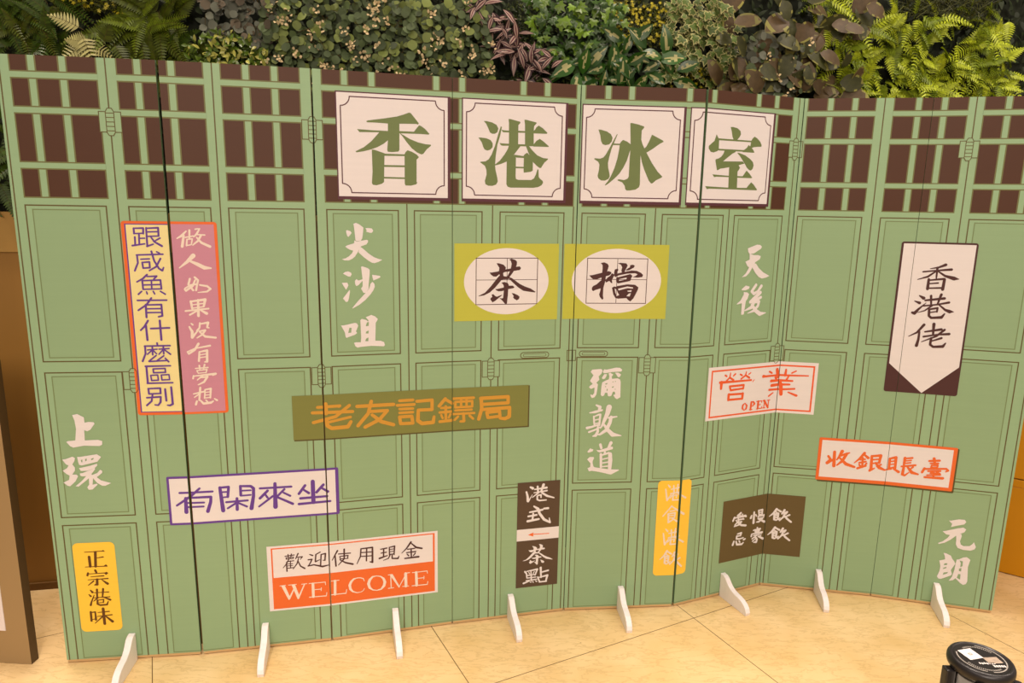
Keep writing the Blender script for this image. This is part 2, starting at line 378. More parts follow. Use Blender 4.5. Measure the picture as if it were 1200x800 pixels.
 'shou_yin': '''S29220 5933 49 29317 5810 49 29178 5642 40 29422 5792 39
S29443 6133 59 29471 5534 69
S29202 5643 69 29442 5820 39
S29732 6182 69 29640 5940 49 29561 5803 30
S29661 5968 39 29904 6091 49 30016 6136 29
S29907 6065 59 29775 5768 59 29584 5569 30
S29669 5890 39 29927 5650 69 30263 5546 49
S30590 6171 58 30432 5925 49 30244 5727 20
S30573 6117 39 30749 5976 58
S30460 5875 34 30641 5915 34
S30428 5742 39 30675 5814 39
S30544 5959 44 30562 5570 44
S30436 5665 39 30490 5591 39
S30706 5739 39 30656 5646 39
S30384 5504 49 30694 5633 39
S30878 6064 44 31216 6116 58 31182 5803 49
S30918 5911 34 31188 5959 34
S30934 5757 34 31181 5813 34
S30878 6064 53 30900 5520 59 30854 5438 49 31026 5556 29
S31046 5792 39 31205 5597 68 31421 5511 39
S31259 5731 39 31109 5631 29
S31568 6017 48 31572 5577 48
S31568 6017 38 31782 6092 57 31801 5604 43
S31582 5889 29 31755 5935 29
S31588 5761 29 31769 5807 29
S31578 5604 33 31784 5680 33
S31661 5588 38 31443 5523 29
S31748 5598 38 31938 5490 57
S32112 6103 57 32100 5819 43
S32115 6078 33 32372 6132 42
S32113 5975 28 32341 6026 33
S32107 5871 28 32331 5922 33
S32022 5733 38 32516 5841 42
S32109 5743 47 32090 5404 57 32174 5363 38 32312 5508 24
S32438 5755 38 32341 5641 28
S32242 5732 38 32421 5521 66 32646 5470 38
S33148 6193 56 33194 5995 47
S32990 6074 42 33350 6129 46
S33044 5978 33 33322 6009 37
S33096 5907 33 33086 5814 33
S33096 5907 33 33310 5931 37 33299 5838 33 33107 5816 33
S32854 5751 47 32787 5574 47
S32857 5726 38 33625 5815 42 33698 5747 46 33620 5687 23
S32997 5650 38 33424 5700 42
S33189 5672 37 33093 5574 38 33330 5586 37
S33300 5649 33 33417 5576 47
S32974 5473 33 33444 5538 37
S33221 5589 42 33203 5381 42
S32898 5381 42 33546 5407 56''',
 'man_yin': '''S27413 3447 51 27309 3252 51 27143 3084 19
S27415 3431 38 27587 3346 51
S27395 3311 32 27442 3281 32
S27344 3204 38 27490 3252 51 27490 3083 45
S27349 3137 29 27482 3167 29
S27348 3052 29 27490 3083 29
S27344 3204 51 27349 2968 51 27427 2941 38 27582 3058 25
S27446 3062 38 27543 2986 38
S27730 3426 51 27641 3249 38
S27697 3288 32 27842 3352 44 27791 3247 32
S27743 3276 44 27712 3121 44 27563 2938 32
S27758 3109 32 27943 3227 44
S27736 3191 38 27854 3050 51 28031 2915 44
S27418 2618 51 27314 2420 51 27146 2249 19
S27420 2601 38 27593 2516 51
S27400 2479 32 27448 2450 32
S27348 2372 38 27496 2421 51 27495 2250 45
S27354 2304 29 27488 2335 29
S27352 2218 29 27495 2250 29
S27348 2372 51 27354 2133 51 27432 2106 39 27588 2225 26
S27452 2228 38 27549 2152 38
S27737 2598 51 27647 2419 38
S27704 2458 32 27849 2524 45 27798 2417 32
S27750 2446 45 27719 2289 45 27569 2103 32
S27765 2277 32 27951 2398 45
S27743 2360 38 27861 2218 51 28039 2082 45
S26335 3367 52 26346 2894 67
S26181 3141 66 26210 3237 44
S26427 3251 37 26475 3175 37
S26570 3412 44 26613 3203 45
S26570 3412 37 26770 3413 52 26772 3210 45
S26600 3316 30 26742 3306 30
S26590 3224 33 26772 3210 34
S26559 3145 37 26879 3158 45
S26579 3141 37 26570 3041 37 26851 3045 37 26883 3124 30
S26615 3000 33 26816 3000 37 26626 2897 52 26505 2900 30
S26613 3017 33 26934 2844 60
S26574 2634 45 26604 2544 45
S26383 2549 37 26744 2554 52
S26470 2483 34 26710 2491 34 26677 2429 34 26496 2427 34 26470 2483 34
S26301 2377 45 26290 2294 52
S26320 2391 33 26864 2379 53 26810 2320 30
S26409 2307 30 26731 2300 34
S26591 2291 37 26344 2166 37
S26498 2223 45 26612 2099 53 26584 1985 60 26442 1994 30
S26584 2173 34 26375 2057 37
S26658 2228 38 26938 2074 60
S26817 2250 30 26701 2203 30
S25618 3452 58 25452 3364 43
S25452 3364 33 25534 3317 33
S25567 3378 33 25612 3321 33
S25722 3385 33 25670 3328 33
S25302 3306 51 25239 3168 51
S25343 3283 36 25869 3294 58 25912 3253 44
S25521 3253 36 25490 3175 44 25745 3165 36
S25393 3175 33 25437 3117 33
S25761 3195 33 25805 3148 33
S25535 3117 44 25355 2965 36
S25520 3070 33 25697 3056 37 25572 2944 44 25323 2904 29
S25503 3039 36 25693 2906 51 25935 2848 51
S25535 2532 37 25729 2548 51 25701 2435 44
S25505 2437 33 25701 2435 33
S25505 2437 51 25497 2320 44 25657 2291 37 25852 2306 37
S25370 2226 44 25325 2083 59
S25489 2204 44 25543 2059 51 25801 2028 52 25875 2082 37
S25645 2209 37 25692 2133 37
S25881 2216 44 25958 2236 44''',
 'gang_shi_gang_yin': '''S21985 5161 30 22064 5073 50
S21897 4984 40 21975 4520 51 22132 4774 20
S22120 4979 35 22437 5050 40
S22209 5131 40 22238 4823 40
S22379 5179 40 22351 4846 35
S22106 4800 35 22527 4864 44
S22230 4797 35 22092 4620 30
S22377 4820 35 22754 4581 56
S22210 4720 35 22357 4743 35 22339 4640 35
S22210 4720 40 22198 4525 46 22420 4535 41
S22000 3296 31 22081 3204 51
S21911 3114 41 21990 2637 52 22150 2897 21
S22137 3108 36 22458 3178 41
S22227 3263 41 22257 2946 41
S22399 3311 41 22371 2970 36
S22123 2924 36 22554 2983 45
S22248 2920 36 22109 2739 31
S22398 2942 36 22784 2686 57
S22228 2842 36 22378 2864 36 22359 2758 36
S22228 2842 41 22216 2641 47 22441 2650 41
S22188 4282 41 21842 3849 31
S22190 4256 36 22719 3900 67
S22127 4060 31 22324 4097 31
S22060 3948 41 22331 3993 46 22319 3785 41
S22065 3869 31 22327 3889 31
S22071 3765 31 22319 3785 31
S22060 3948 51 22082 3582 51 22274 3708 31
S22221 3761 36 22429 3625 51
S22107 2368 54 21999 2160 55 21828 1993 20
S22108 2349 41 22282 2228 55
S22086 2215 34 22134 2175 34
S22033 2101 41 22182 2135 55 22178 1943 48
S22037 2024 31 22172 2039 31
S22034 1928 31 22178 1943 31
S22033 2101 55 22034 1832 55 22112 1791 41 22272 1901 27
S22134 1925 41 22231 1825 41
S22428 2300 55 22334 2111 41
S22393 2148 34 22549 2193 52 22487 2087 34
S22439 2127 48 22405 1955 48 22250 1767 34
S22452 1934 34 22669 2015 52
S22430 2031 41 22557 1844 60 22771 1627 53''',
 'gang_shi_cha_dian': '''S16506 5274 60 16596 5221 90
S16349 5089 60 16396 4918 72 16416 4718 90
S16431 4702 60 16502 4818 30 16587 4963 18
S16671 5169 42 17146 5207 72
S16787 5281 66 16807 5067 60
S17023 5338 90 16926 5057 60
S16645 5034 30 17164 5083 54
S16823 5020 54 16590 4856 30
S16972 5007 60 17170 4868 73 17457 4767 37
S16811 4914 48 16929 4934 54 16932 4827 48
S16782 4886 54 16785 4748 54 16876 4700 54 17144 4702 43
S16658 4483 48 16825 4360 91 16889 4169 85 17076 3904 86 17321 3757 61 17285 3947 31
S16500 4251 54 17005 4313 67
S17064 4354 61 17229 4355 73
S16444 4086 61 16771 4118 67
S16635 4192 55 16612 3917 67
S16419 3888 79 16865 3939 67
P16625 2830 16675 2825 16775 2787 16827 2729 16814 2682 16770 2624 16781 2566 16709 2557 16680 2650 16686 2739
P16482 2671 16527 2663 16652 2669 16813 2693 16976 2701 17029 2720 17120 2719 17148 2683 17122 2650 16977 2643 16815 2644 16689 2613 16627 2574 16564 2583 16509 2627
P16890 2873 16944 2884 17026 2851 17059 2815 17055 2758 17030 2695 16978 2619 16908 2536 16853 2541 16871 2572 16923 2657 16946 2786 16927 2845
P16743 2610 16790 2565 16853 2550 16908 2536 16944 2507 16872 2498 16782 2505 16746 2504 16605 2363 16499 2284 16374 2240 16267 2235 16258 2244 16391 2287 16515 2397 16637 2531 16690 2583
P16872 2531 16944 2520 17018 2467 17129 2381 17239 2319 17368 2264 17471 2190 17453 2181 17315 2212 17205 2240 17094 2318 16983 2421
P16609 2338 16651 2333 16768 2345 16912 2371 16984 2363 17018 2327 16995 2313 16895 2307 16751 2281 16679 2286 16633 2310
P16738 2447 16801 2453 16874 2424 16897 2381 16886 2316 16880 2185 16866 2038 16830 2022 16765 2098 16700 2155 16755 2141 16782 2146 16795 2326 16785 2393
P16536 2239 16572 2243 16609 2206 16645 2186 16762 2214 16753 2199 16611 2107 16558 2085 16511 2151 16520 2175 16552 2191
P16961 2222 17006 2212 17089 2170 17132 2133 17122 2092 17074 2068 17018 2104 16990 2140 17008 2154
S16359 1774 62 16421 1687 50 16440 1525 44
S16434 1781 37 16857 1829 62 16772 1583 44
S16600 1810 37 16625 1375 50
S16511 1725 31 16558 1655 31
S16738 1747 31 16694 1656 31
S16453 1603 37 16786 1613 37
S16441 1493 37 16804 1499 38
S16413 1384 37 16837 1399 44
S16309 1284 62 16534 1354 37
S16566 1318 25 16612 1297 38
S16671 1338 25 16703 1286 38
S16793 1340 25 16840 1302 44
S16993 1878 75 17019 1458 50
S17028 1682 44 17302 1731 63
S16881 1490 50 16962 1272 57
S16927 1469 38 17277 1525 69 17222 1306 57
S16962 1272 50 17238 1272 50''',
 'arrow': '''P16446 3311 16669 3398 16655 3337 17303 3314 17304 3283 16656 3300 16673 3226''',
 'zuo_ren': '''S4988 14842 29 4836 14690 47 4703 14614 23
S4908 14706 41 4841 14358 53
S4946 14646 26 5191 14693 29
S5089 14873 41 5071 14601 35
S4999 14586 29 4971 14389 35
S4999 14586 23 5156 14602 29 5116 14420 24
S4971 14389 24 5116 14420 24
S5392 14921 29 5295 14754 41 5203 14663 24
S5294 14739 24 5536 14726 30
S5262 14905 29 5349 14921 29
S5421 14710 41 5324 14542 41 5157 14405 24
S5288 14648 29 5420 14482 47 5671 14361 53
S5149 14070 89 4950 13871 59 4714 13681 24
S5038 13901 41 5260 13794 71 5455 13686 78 5662 13670 30
S4999 13332 42 4943 13147 42 5074 12959 42
S5154 13285 36 5069 13099 42 4857 12946 42 4817 12992 30
S4834 13023 30 5014 13131 36 5204 13160 36
S5146 13378 42 5241 13284 42 5202 13129 36 5161 12959 42
S5288 13129 36 5504 13090 42 5600 13002 42 5492 12915 36 5214 12886 18
S4978 12599 48 5005 12364 42
S4992 12599 36 5418 12657 54 5360 12438 42
S5028 12489 24 5366 12532 27
S5021 12379 27 5359 12422 27
S5198 12644 42 5179 12125 55
S4797 12288 36 5501 12357 36
S5131 12283 36 4919 12160 36
S5249 12313 30 5432 12200 61
S4943 11876 30 4984 11834 36
S4878 11766 36 4954 11605 55 4941 11414 55 5180 11696 18
S5207 11887 37 5182 11728 37 5088 11634 24
S5205 11855 30 5457 11898 49 5417 11739 37 5475 11722 25
S5174 11617 31 5353 11645 43 5255 11503 37 5087 11395 24
S5173 11601 31 5339 11437 49 5661 11392 43
S5118 11202 49 4987 10996 43 4802 10873 43 4763 10938 31 4990 11045 25 5467 11129 43
S5129 10928 37 5094 10622 43
S5129 10928 31 5368 10970 49 5345 10598 50 5269 10584 25
S5152 10831 25 5331 10858 25
S5131 10734 25 5325 10761 25
S4971 10375 25 5358 10395 31
S5096 10469 37 5103 10355 31
S5260 10496 37 5222 10367 31
S5010 10293 25 5049 10210 25
S5011 10302 25 5324 10331 28 5287 10218 25
S5049 10210 22 5288 10228 22
S4896 10133 31 4875 10036 37
S4910 10117 28 5583 10176 50 5490 10123 25
S5177 10124 37 5004 9983 25
S5128 10060 28 5323 10086 44 5208 9910 44 5023 9818 25
S4854 9512 28 5187 9581 38
S5076 9717 44 5018 9290 38
S5032 9505 31 4876 9396 25
S5221 9646 31 5187 9350 31
S5221 9646 28 5402 9672 44 5367 9359 32
S5214 9547 22 5380 9567 22
S5208 9455 22 5374 9468 22
S5187 9356 25 5368 9375 25
S4942 9261 38 4904 9146 44
S5062 9272 38 5145 9169 50 5372 9193 51 5450 9239 32
S5227 9282 32 5269 9230 32
S5500 9320 32 5572 9267 44''',
 'huan_ying': '''S7485 3420 28 7798 3446 28
S7586 3484 28 7598 3372 28
S7701 3492 28 7680 3383 28
S7515 3361 24 7630 3358 24 7618 3307 24 7519 3305 24 7515 3361 24
S7663 3366 24 7771 3367 24 7759 3312 24 7664 3313 24 7663 3366 24
S7611 3296 28 7504 3101 28 7400 2980 17
S7523 3174 31 7525 2837 35
S7541 3210 24 7772 3225 28
S7537 3117 21 7735 3116 21
S7534 3042 21 7731 3042 21
S7530 2949 25 7777 2963 25
S7657 3236 24 7655 2956 25
S7931 3490 35 7841 3293 25
S7876 3346 25 8074 3353 32 8004 3259 21
S7940 3302 28 7882 3102 32 7742 2910 21
S7919 3192 28 7994 2998 35 8139 2890 42
S8325 3416 25 8423 3370 42
S8268 3215 32 8401 3222 35 8346 3095 32 8276 2989 28
S8258 2972 35 8460 3002 35 8757 2905 50 8960 2942 29
S8694 3476 32 8541 3396 28
S8541 3396 35 8514 3117 35 8666 3178 21
S8724 3379 28 8875 3403 39 8849 3142 36 8782 3148 21
S8724 3379 32 8692 2968 36
S9297 3468 43 9100 3115 21
S9207 3291 36 9228 2872 43
S9327 3333 29 9750 3320 32
S9374 3233 25 9388 3118 25
S9374 3233 25 9663 3236 32 9642 3124 25
S9388 3129 25 9659 3122 25
S9534 3497 43 9523 3120 36 9313 2899 21
S9370 3101 25 9570 2962 43 9823 2874 51
S10127 3443 36 10102 3142 36 9975 2872 22
S10127 3443 32 10540 3452 43 10527 2861 51 10441 2890 29
S10134 3291 29 10519 3275 29
S10120 3140 29 10516 3123 29
S10333 3438 36 10311 2945 36
S10833 3341 29 11060 3364 37
S10847 3186 29 11039 3201 33
S10784 2983 51 11072 3063 29
S10944 3347 37 10931 3022 37
S11148 3380 33 11149 3073 33
S11148 3380 29 11341 3408 40 11318 3072 33
S11153 3292 22 11322 3302 22
S11152 3207 22 11320 3210 22
S11150 3100 26 11318 3103 26
S11177 3081 33 11105 2943 29 10929 2888 18
S11248 3099 33 11245 2926 37 11456 2900 44 11500 2992 22
S11943 3499 52 11780 3267 37 11601 3096 18
S11942 3461 30 12136 3264 52 12350 3200 45
S11815 3225 30 12082 3232 33
S11778 3094 30 12116 3100 37
S11947 3228 37 11953 2879 37
S11795 3034 30 11854 2960 37
S12098 3036 34 12026 2948 30
S11711 2869 37 12222 2877 52''',
 'welcome': '''P7296 2296 7422 2298 7592 1810 7548 1708 7526 1725
P7548 1708 7538 1785 7756 2211 7781 2170 7583 1734
P7654 2304 7773 2300 7919 1813 7868 1704 7842 1714
P7868 1704 7858 1781 8085 2275 8124 2271 7895 1720
P7247 2301 7462 2309 7464 2282 7249 2274
P7544 2304 7833 2309 7835 2282 7546 2278
P7992 2292 8199 2298 8201 2271 7994 2266
S8398 2258 78 8396 1742 79
S8265 2280 25 8837 2282 25
S8830 2283 22 8840 2175 22
S8423 2019 25 8676 2019 25
S8688 2076 22 8673 1955 22
S8261 1738 29 8852 1732 29
S8873 1864 22 8852 1732 22
S9175 2288 79 9159 1752 80
S9040 2298 25 9312 2297 25
S9022 1752 29 9552 1744 29
S9573 1888 22 9552 1744 22
S10216 2148 22 10184 2249 29 10081 2294 26 9978 2303 29 9839 2275 51 9740 2173 73 9689 2045 80 9712 1887 73 9792 1779 47 9945 1711 26 10084 1720 22 10172 1766 22 10216 1849 18
S10665 2295 26 10515 2276 51 10411 2161 81 10366 2012 88 10404 1851 74 10521 1746 37 10660 1711 26 10819 1737 52 10927 1859 82 10962 2011 89 10915 2153 67 10812 2256 37 10665 2295 26
S11181 2255 30 11190 1745 30
S11223 2238 82 11482 1745 45
S11474 1726 26 11760 2247 26
S11732 2250 90 11739 1738 90
S11093 2278 26 11234 2279 26
S11714 2264 26 11882 2274 26
S11084 1732 26 11279 1733 26
S11618 1739 26 11840 1732 26
S12126 2251 83 12139 1716 83
S11982 2257 26 12541 2257 26
S12534 2258 23 12552 2157 23
S12159 1998 26 12413 1997 27
S12420 2055 23 12412 1937 23
S11969 1719 30 12538 1702 30
S12564 1818 23 12538 1702 23''',
 'zheng_zong': '''S959 4033 19 1573 4044 27
P1473 4036 1559 4086 1614 4021
S1303 4016 69 1265 3491 69
S1091 3853 69 1094 3500 69
S1318 3800 19 1536 3830 35
S932 3488 19 1630 3484 27
P1504 3482 1601 3556 1659 3478
S1240 3346 62 1269 3269 54
S999 3255 54 973 3173 54
S1014 3225 19 1572 3236 27
P1510 3231 1594 3277 1650 3219 1565 3161
S1075 3113 19 1490 3131 35
S975 3005 19 1618 3023 35
S1270 3009 62 1253 2821 70 1172 2805 31
S1150 2953 39 974 2808 23
S1423 2980 23 1590 2831 70
S1011 2624 23 1075 2536 62
S952 2459 23 1007 2392 55
S975 2054 55 1013 2179 39 1119 2428 20
S1127 2512 19 1598 2518 27
S1228 2633 55 1208 2337 47
S1428 2642 55 1383 2348 39
S1091 2323 20 1617 2334 27
S1236 2327 47 1079 2196 20
S1418 2333 31 1625 2219 55
S1209 2231 47 1195 2083 47 1282 2035 47 1500 2043 47 1555 2167 24
S1227 2230 23 1410 2249 31 1392 2135 35
S1217 2124 20 1392 2135 20
S951 1799 55 945 1457 55
S960 1777 24 1096 1790 39 1093 1490 55
S949 1508 20 1096 1524 20
S1184 1763 20 1550 1783 32
S1152 1615 20 1629 1649 32
S1360 1902 71 1362 1321 71
S1314 1596 39 1056 1363 20
S1408 1620 32 1625 1391 71''',
 'you_xian': '''S4171 6050 52 5224 6041 52
S4818 6181 52 4533 5924 62 4055 5599 52
S4355 5849 73 4344 5347 95
S4405 5863 52 5163 5850 63 5141 5656 73 5032 5327 84
S4417 5679 47 4930 5660 47
S4407 5529 47 4906 5516 47
S5468 6163 73 5526 5317 95
S5468 6163 52 5750 6171 63 5704 5811 63
S5492 5994 42 5715 5995 42
S5505 5797 42 5704 5811 42
S6133 6173 63 6129 5836 64
S6133 6173 53 6471 6149 64 6557 6059 74 6542 5778 75 6453 5330 96
S6138 6004 42 6463 5998 42
S6128 5819 42 6454 5829 43
S5643 5618 53 6343 5634 53
S5998 5733 64 5985 5321 74
S5964 5566 53 5679 5390 48
S6038 5560 48 6306 5410 53
S6767 6044 53 7809 6039 54
S7270 6190 75 7250 5326 108
S7015 5942 64 6748 5677 64
S6918 5835 48 7002 5687 54
S7575 5959 54 7335 5720 54
S7544 5830 49 7759 5700 54
S7182 5731 54 6708 5379 48
S7308 5693 54 7833 5397 65
S8273 6052 65 8055 5753 65
S8190 5915 49 8391 5758 65
S8537 6177 98 8534 5402 99
S8896 6038 66 8652 5768 66
S8814 5929 49 9044 5768 66
S8099 5578 65 9012 5597 55
S8039 5370 65 9111 5402 55''',
 'lao_you': '''S8796 8871 77 9544 8888 78 9509 8868 78
S9071 8981 98 9079 8638 99
S8621 8683 84 9971 8657 86
S9867 8884 85 9395 8509 85 8641 8331 84
S9086 8418 99 9105 8197 99 9245 8091 99 9797 8113 100 9905 8291 86
S9896 8462 71 9150 8319 71
S10128 8831 93 11391 8831 95
S10619 8987 93 10504 8550 94 10144 8127 94
S10575 8620 86 11175 8620 87 10885 8302 95 10387 8058 94
S10643 8489 87 10955 8223 102 11379 8082 95
S11607 8953 80 12073 8956 81
S11519 8786 80 12122 8788 81
S11603 8646 73 12070 8641 74
S11601 8504 73 12068 8505 74
S11598 8354 88 11631 8103 88 12064 8097 89 12031 8356 89 11598 8354 88
S12217 8895 88 12762 8917 89 12760 8561 90 12286 8567 89
S12265 8569 89 12246 8176 104 12391 8060 104 12795 8079 105 12832 8290 75
S13240 8935 90 13018 8675 90
S13240 8912 82 13499 8745 83
S13092 8594 67 13425 8597 68
S13039 8430 75 13462 8442 75
S13254 8646 75 13261 8125 76
S13091 8335 60 13142 8210 60
S13424 8345 60 13365 8218 60
S13038 8086 83 13484 8111 83
S13536 8919 75 14280 8921 76
S13610 8793 68 13610 8587 68 14229 8593 68 14228 8801 68 13610 8793 68
S13818 8905 68 13818 8599 68
S14018 8910 68 14020 8604 68
S13610 8472 68 14208 8479 68
S13521 8339 68 14306 8343 69
S13909 8341 83 13924 8055 84 13797 8047 68
S13707 8237 68 13588 8120 68
S14134 8252 69 14262 8129 69
S14543 8885 99 15569 8897 100 15573 8664 93 14583 8652 92
S14558 8884 99 14584 8498 99 14474 8101 100
S14622 8457 92 15629 8482 101 15620 8131 109 15467 8062 101 15274 8088 77
S14775 8333 92 14815 8137 85 15273 8166 85 15247 8370 93 14775 8333 92''',
 'gen_xian': '''S3442 14915 41 3443 14751 41
S3442 14915 32 3727 14924 41 3714 14754 41
S3443 14751 32 3714 14763 32
S3585 14753 38 3571 14408 38
S3587 14603 32 3745 14611 32
S3457 14647 38 3447 14392 38
S3360 14376 41 3731 14434 32
S3814 14934 38 3805 14365 41
S3813 14919 32 4171 14939 41 4166 14684 41
S3812 14806 32 4162 14819 32
S3806 14665 32 4166 14684 32
S3796 14356 41 3988 14427 32
S3934 14652 35 4023 14503 41 4242 14369 47
S4204 14619 35 4054 14533 32
S3458 14082 35 4251 14112 36
S3473 14082 38 3481 13834 38 3368 13584 38
S3577 13950 32 3836 13964 33
S3611 13850 38 3625 13668 38
S3611 13850 32 3829 13866 38 3828 13684 39 3625 13668 33
S3913 14200 41 3975 13898 41 4101 13655 42 4197 13594 42 4242 13692 30
S4070 14186 35 4153 14142 35
S4169 13975 39 4019 13715 39 3807 13592 33
S3724 13464 39 3584 13332 39 3402 13230 33
S3719 13402 30 4010 13416 39 3915 13317 33
S3564 13270 39 3571 12994 39
S3564 13270 33 4116 13293 39 4124 13010 39
S3840 13286 33 3832 13003 33
S3567 13132 33 4120 13149 33
S3571 12994 33 4124 13010 33
S3522 12930 33 3413 12832 36
S3666 12915 33 3683 12844 33
S3870 12931 33 3907 12844 33
S4088 12931 33 4227 12838 36
S3368 12637 36 4256 12646 36
S3795 12714 39 3632 12497 42 3370 12317 36
S3609 12497 42 3600 12092 45
S3632 12491 33 4085 12503 39 4086 12137 42 3966 12106 36
S3622 12366 33 4083 12372 33
S3612 12242 33 4080 12247 33
S3635 11982 42 3517 11794 42 3390 11669 36
S3562 11810 45 3569 11343 46
S3702 11721 40 4271 11743 40
S3995 11980 46 3996 11349 46
S3855 11245 37 3864 11159 37
S3465 11147 34 4248 11156 37
S3480 11147 40 3474 10892 40 3365 10644 40
S3543 11019 31 3840 11041 31
S3698 11113 37 3692 10858 37
S3674 11002 31 3531 10875 31
S3718 11001 31 3813 10888 31
S3899 11041 31 4211 11060 31
S4038 11126 37 4035 10886 37
S4015 11014 31 3886 10872 31
S4074 11013 31 4241 10868 37
S3794 10831 34 3557 10641 34
S4030 10822 34 3794 10648 34
S3571 10635 34 4092 10661 34
S4068 10741 34 4164 10621 37
S3437 10475 40 4210 10485 34
S3466 10475 43 3466 9919 43
S3450 9903 37 4242 9913 34
S3667 10385 34 3671 10256 34 4044 10267 34 4039 10396 34 3667 10385 34
S3575 10170 31 3592 9998 34 3800 10005 31 3793 10180 31 3575 10170 31
S3903 10178 31 3911 10010 34 4151 10019 31 4143 10188 31 3903 10178 31
S3466 9724 40 3475 9545 41
S3466 9724 34 3839 9734 41 3834 9555 41
S3475 9545 34 3834 9555 34
S3396 9416 37 3832 9440 41 3812 9260 44 3735 9156 38 3631 9171 31
S3585 9543 37 3536 9298 41 3375 9154 38
S3986 9699 44 3996 9306 44
S4180 9761 44 4188 9186 47 4094 9139 41 4020 9150 31''',
}
# ------------------------------------------------------------------ floor and wall
ANG = math.radians(27.3)
TILE = 0.956
def floor_material():
    m = bpy.data.materials.new('cream_marble')
    m.use_nodes = True
    nt = m.node_tree
    N, L = nt.nodes, nt.links
    b = N['Principled BSDF']
    b.inputs['Roughness'].default_value = 0.22
    b.inputs['Specular IOR Level'].default_value = 0.35
    tc = N.new('ShaderNodeTexCoord')
    n1 = N.new('ShaderNodeTexNoise'); n1.inputs['Scale'].default_value = 5; n1.inputs['Detail'].default_value = 6
    L.new(tc.outputs['Object'], n1.inputs['Vector'])
    cr = N.new('ShaderNodeValToRGB')
    cr.color_ramp.elements[0].position = 0.3; cr.color_ramp.elements[0].color = (0.74, 0.515, 0.225, 1)
    cr.color_ramp.elements[1].position = 0.72; cr.color_ramp.elements[1].color = (0.86, 0.65, 0.345, 1)
    L.new(n1.outputs['Fac'], cr.inputs['Fac'])
    # wavy fissures
    mp = N.new('ShaderNodeMapping'); mp.inputs['Rotation'].default_value = (0, 0, 0.12); mp.inputs['Scale'].default_value = (3.2, 11, 5)
    L.new(tc.outputs['Object'], mp.inputs['Vector'])
    n2 = N.new('ShaderNodeTexNoise'); n2.inputs['Scale'].default_value = 2.6; n2.inputs['Detail'].default_value = 7; n2.inputs['Roughness'].default_value = 0.6; n2.inputs['Distortion'].default_value = 0.35
    L.new(mp.outputs[0], n2.inputs['Vector'])
    sub = N.new('ShaderNodeMath'); sub.operation = 'SUBTRACT'; sub.inputs[1].default_value = 0.5
    L.new(n2.outputs['Fac'], sub.inputs[0])
    ab = N.new('ShaderNodeMath'); ab.operation = 'ABSOLUTE'
    L.new(sub.outputs[0], ab.inputs[0])
    vr = N.new('ShaderNodeMapRange'); vr.inputs['From Min'].default_value = 0.0; vr.inputs['From Max'].default_value = 0.03
    vr.inputs['To Min'].default_value = 0.36; vr.inputs['To Max'].default_value = 0.0
    L.new(ab.outputs[0], vr.inputs['Value'])
    mx = N.new('ShaderNodeMix'); mx.data_type = 'RGBA'
    mx.inputs['B'].default_value = (0.46, 0.29, 0.11, 1)
    L.new(vr.outputs[0], mx.inputs['Factor'])
    L.new(cr.outputs[0], mx.inputs['A'])
    # sparse dark specks
    n3 = N.new('ShaderNodeTexNoise'); n3.inputs['Scale'].default_value = 11; n3.inputs['Detail'].default_value = 8; n3.inputs['Distortion'].default_value = 2.5
    L.new(tc.outputs['Object'], n3.inputs['Vector'])
    s3 = N.new('ShaderNodeMapRange'); s3.inputs['From Min'].default_value = 0.71; s3.inputs['From Max'].default_value = 0.76
    s3.inputs['To Min'].default_value = 0; s3.inputs['To Max'].default_value = 0.6
    L.new(n3.outputs['Fac'], s3.inputs['Value'])
    mx2 = N.new('ShaderNodeMix'); mx2.data_type = 'RGBA'
    mx2.inputs['B'].default_value = (0.28, 0.15, 0.05, 1)
    L.new(s3.outputs[0], mx2.inputs['Factor'])
    L.new(mx.outputs['Result'], mx2.inputs['A'])
    L.new(mx2.outputs['Result'], b.inputs['Base Color'])
    return m
M_floor = floor_material()
M_grout = mat('brown_grout', (0.16, 0.09, 0.03), 0.8)
bm = bmesh.new()
ea = Vector((math.cos(ANG), math.sin(ANG))); eb = Vector((-math.sin(ANG), math.cos(ANG)))
org = Vector((0.740, 2.497))
g = 0.0014
for i in range(-6, 6):
    for j in range(-6, 5):
        q = []
        for (a, c) in ((i * TILE + g, j * TILE + g), ((i + 1) * TILE - g, j * TILE + g), ((i + 1) * TILE - g, (j + 1) * TILE - g), (i * TILE + g, (j + 1) * TILE - g)):
            p = org + ea * a + eb * c
            q.append(bm.verts.new((p.x, p.y, 0)))
        bm.faces.new(q).material_index = 0
q = [bm.verts.new((*(org + ea * a + eb * c), -0.0012)) for a, c in ((-5.9, -5.9), (5.7, -5.9), (5.7, 4.7), (-5.9, 4.7))]
bm.faces.new(q).material_index = 1
tag(link('floor', bm, [M_floor, M_grout]), kind='structure')

TH = math.atan(0.2)
WB = Vector((-1.925, 2.63, 0))
WE = Vector((math.cos(TH), math.sin(TH), 0))
WN = Vector((math.sin(TH), -math.cos(TH), 0))
WALLM = Matrix.Translation(WB) @ Matrix.Rotation(TH, 4, 'Z')     # x along the wall, -y towards the room
def wallobj(o):
    o.matrix_world = WALLM
    return o
M_wood = mat('tan_wall_panel', (0.30, 0.155, 0.032), 0.45, noise=0.18, nscale=(9, 2, 0.9))
M_band = mat('tan_wall_band', (0.36, 0.21, 0.05), 0.5, noise=0.06, nscale=(4, 2, 9))
M_joint = mat('wall_joint', (0.16, 0.08, 0.02), 0.8)
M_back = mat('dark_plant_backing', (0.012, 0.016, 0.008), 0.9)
bm = bmesh.new()
box(bm, -3.2, 6.2, 0.0, 0.2, 0, 1.39, 0)
x = -3.1
while x < 6.1:
    box(bm, x - 0.002, x + 0.002, -0.0008, 0.01, 0.03, 1.39, 2)
    x += 0.30
box(bm, -3.2, 6.2, 0.10, 0.2, 1.54, 3.2, 1)
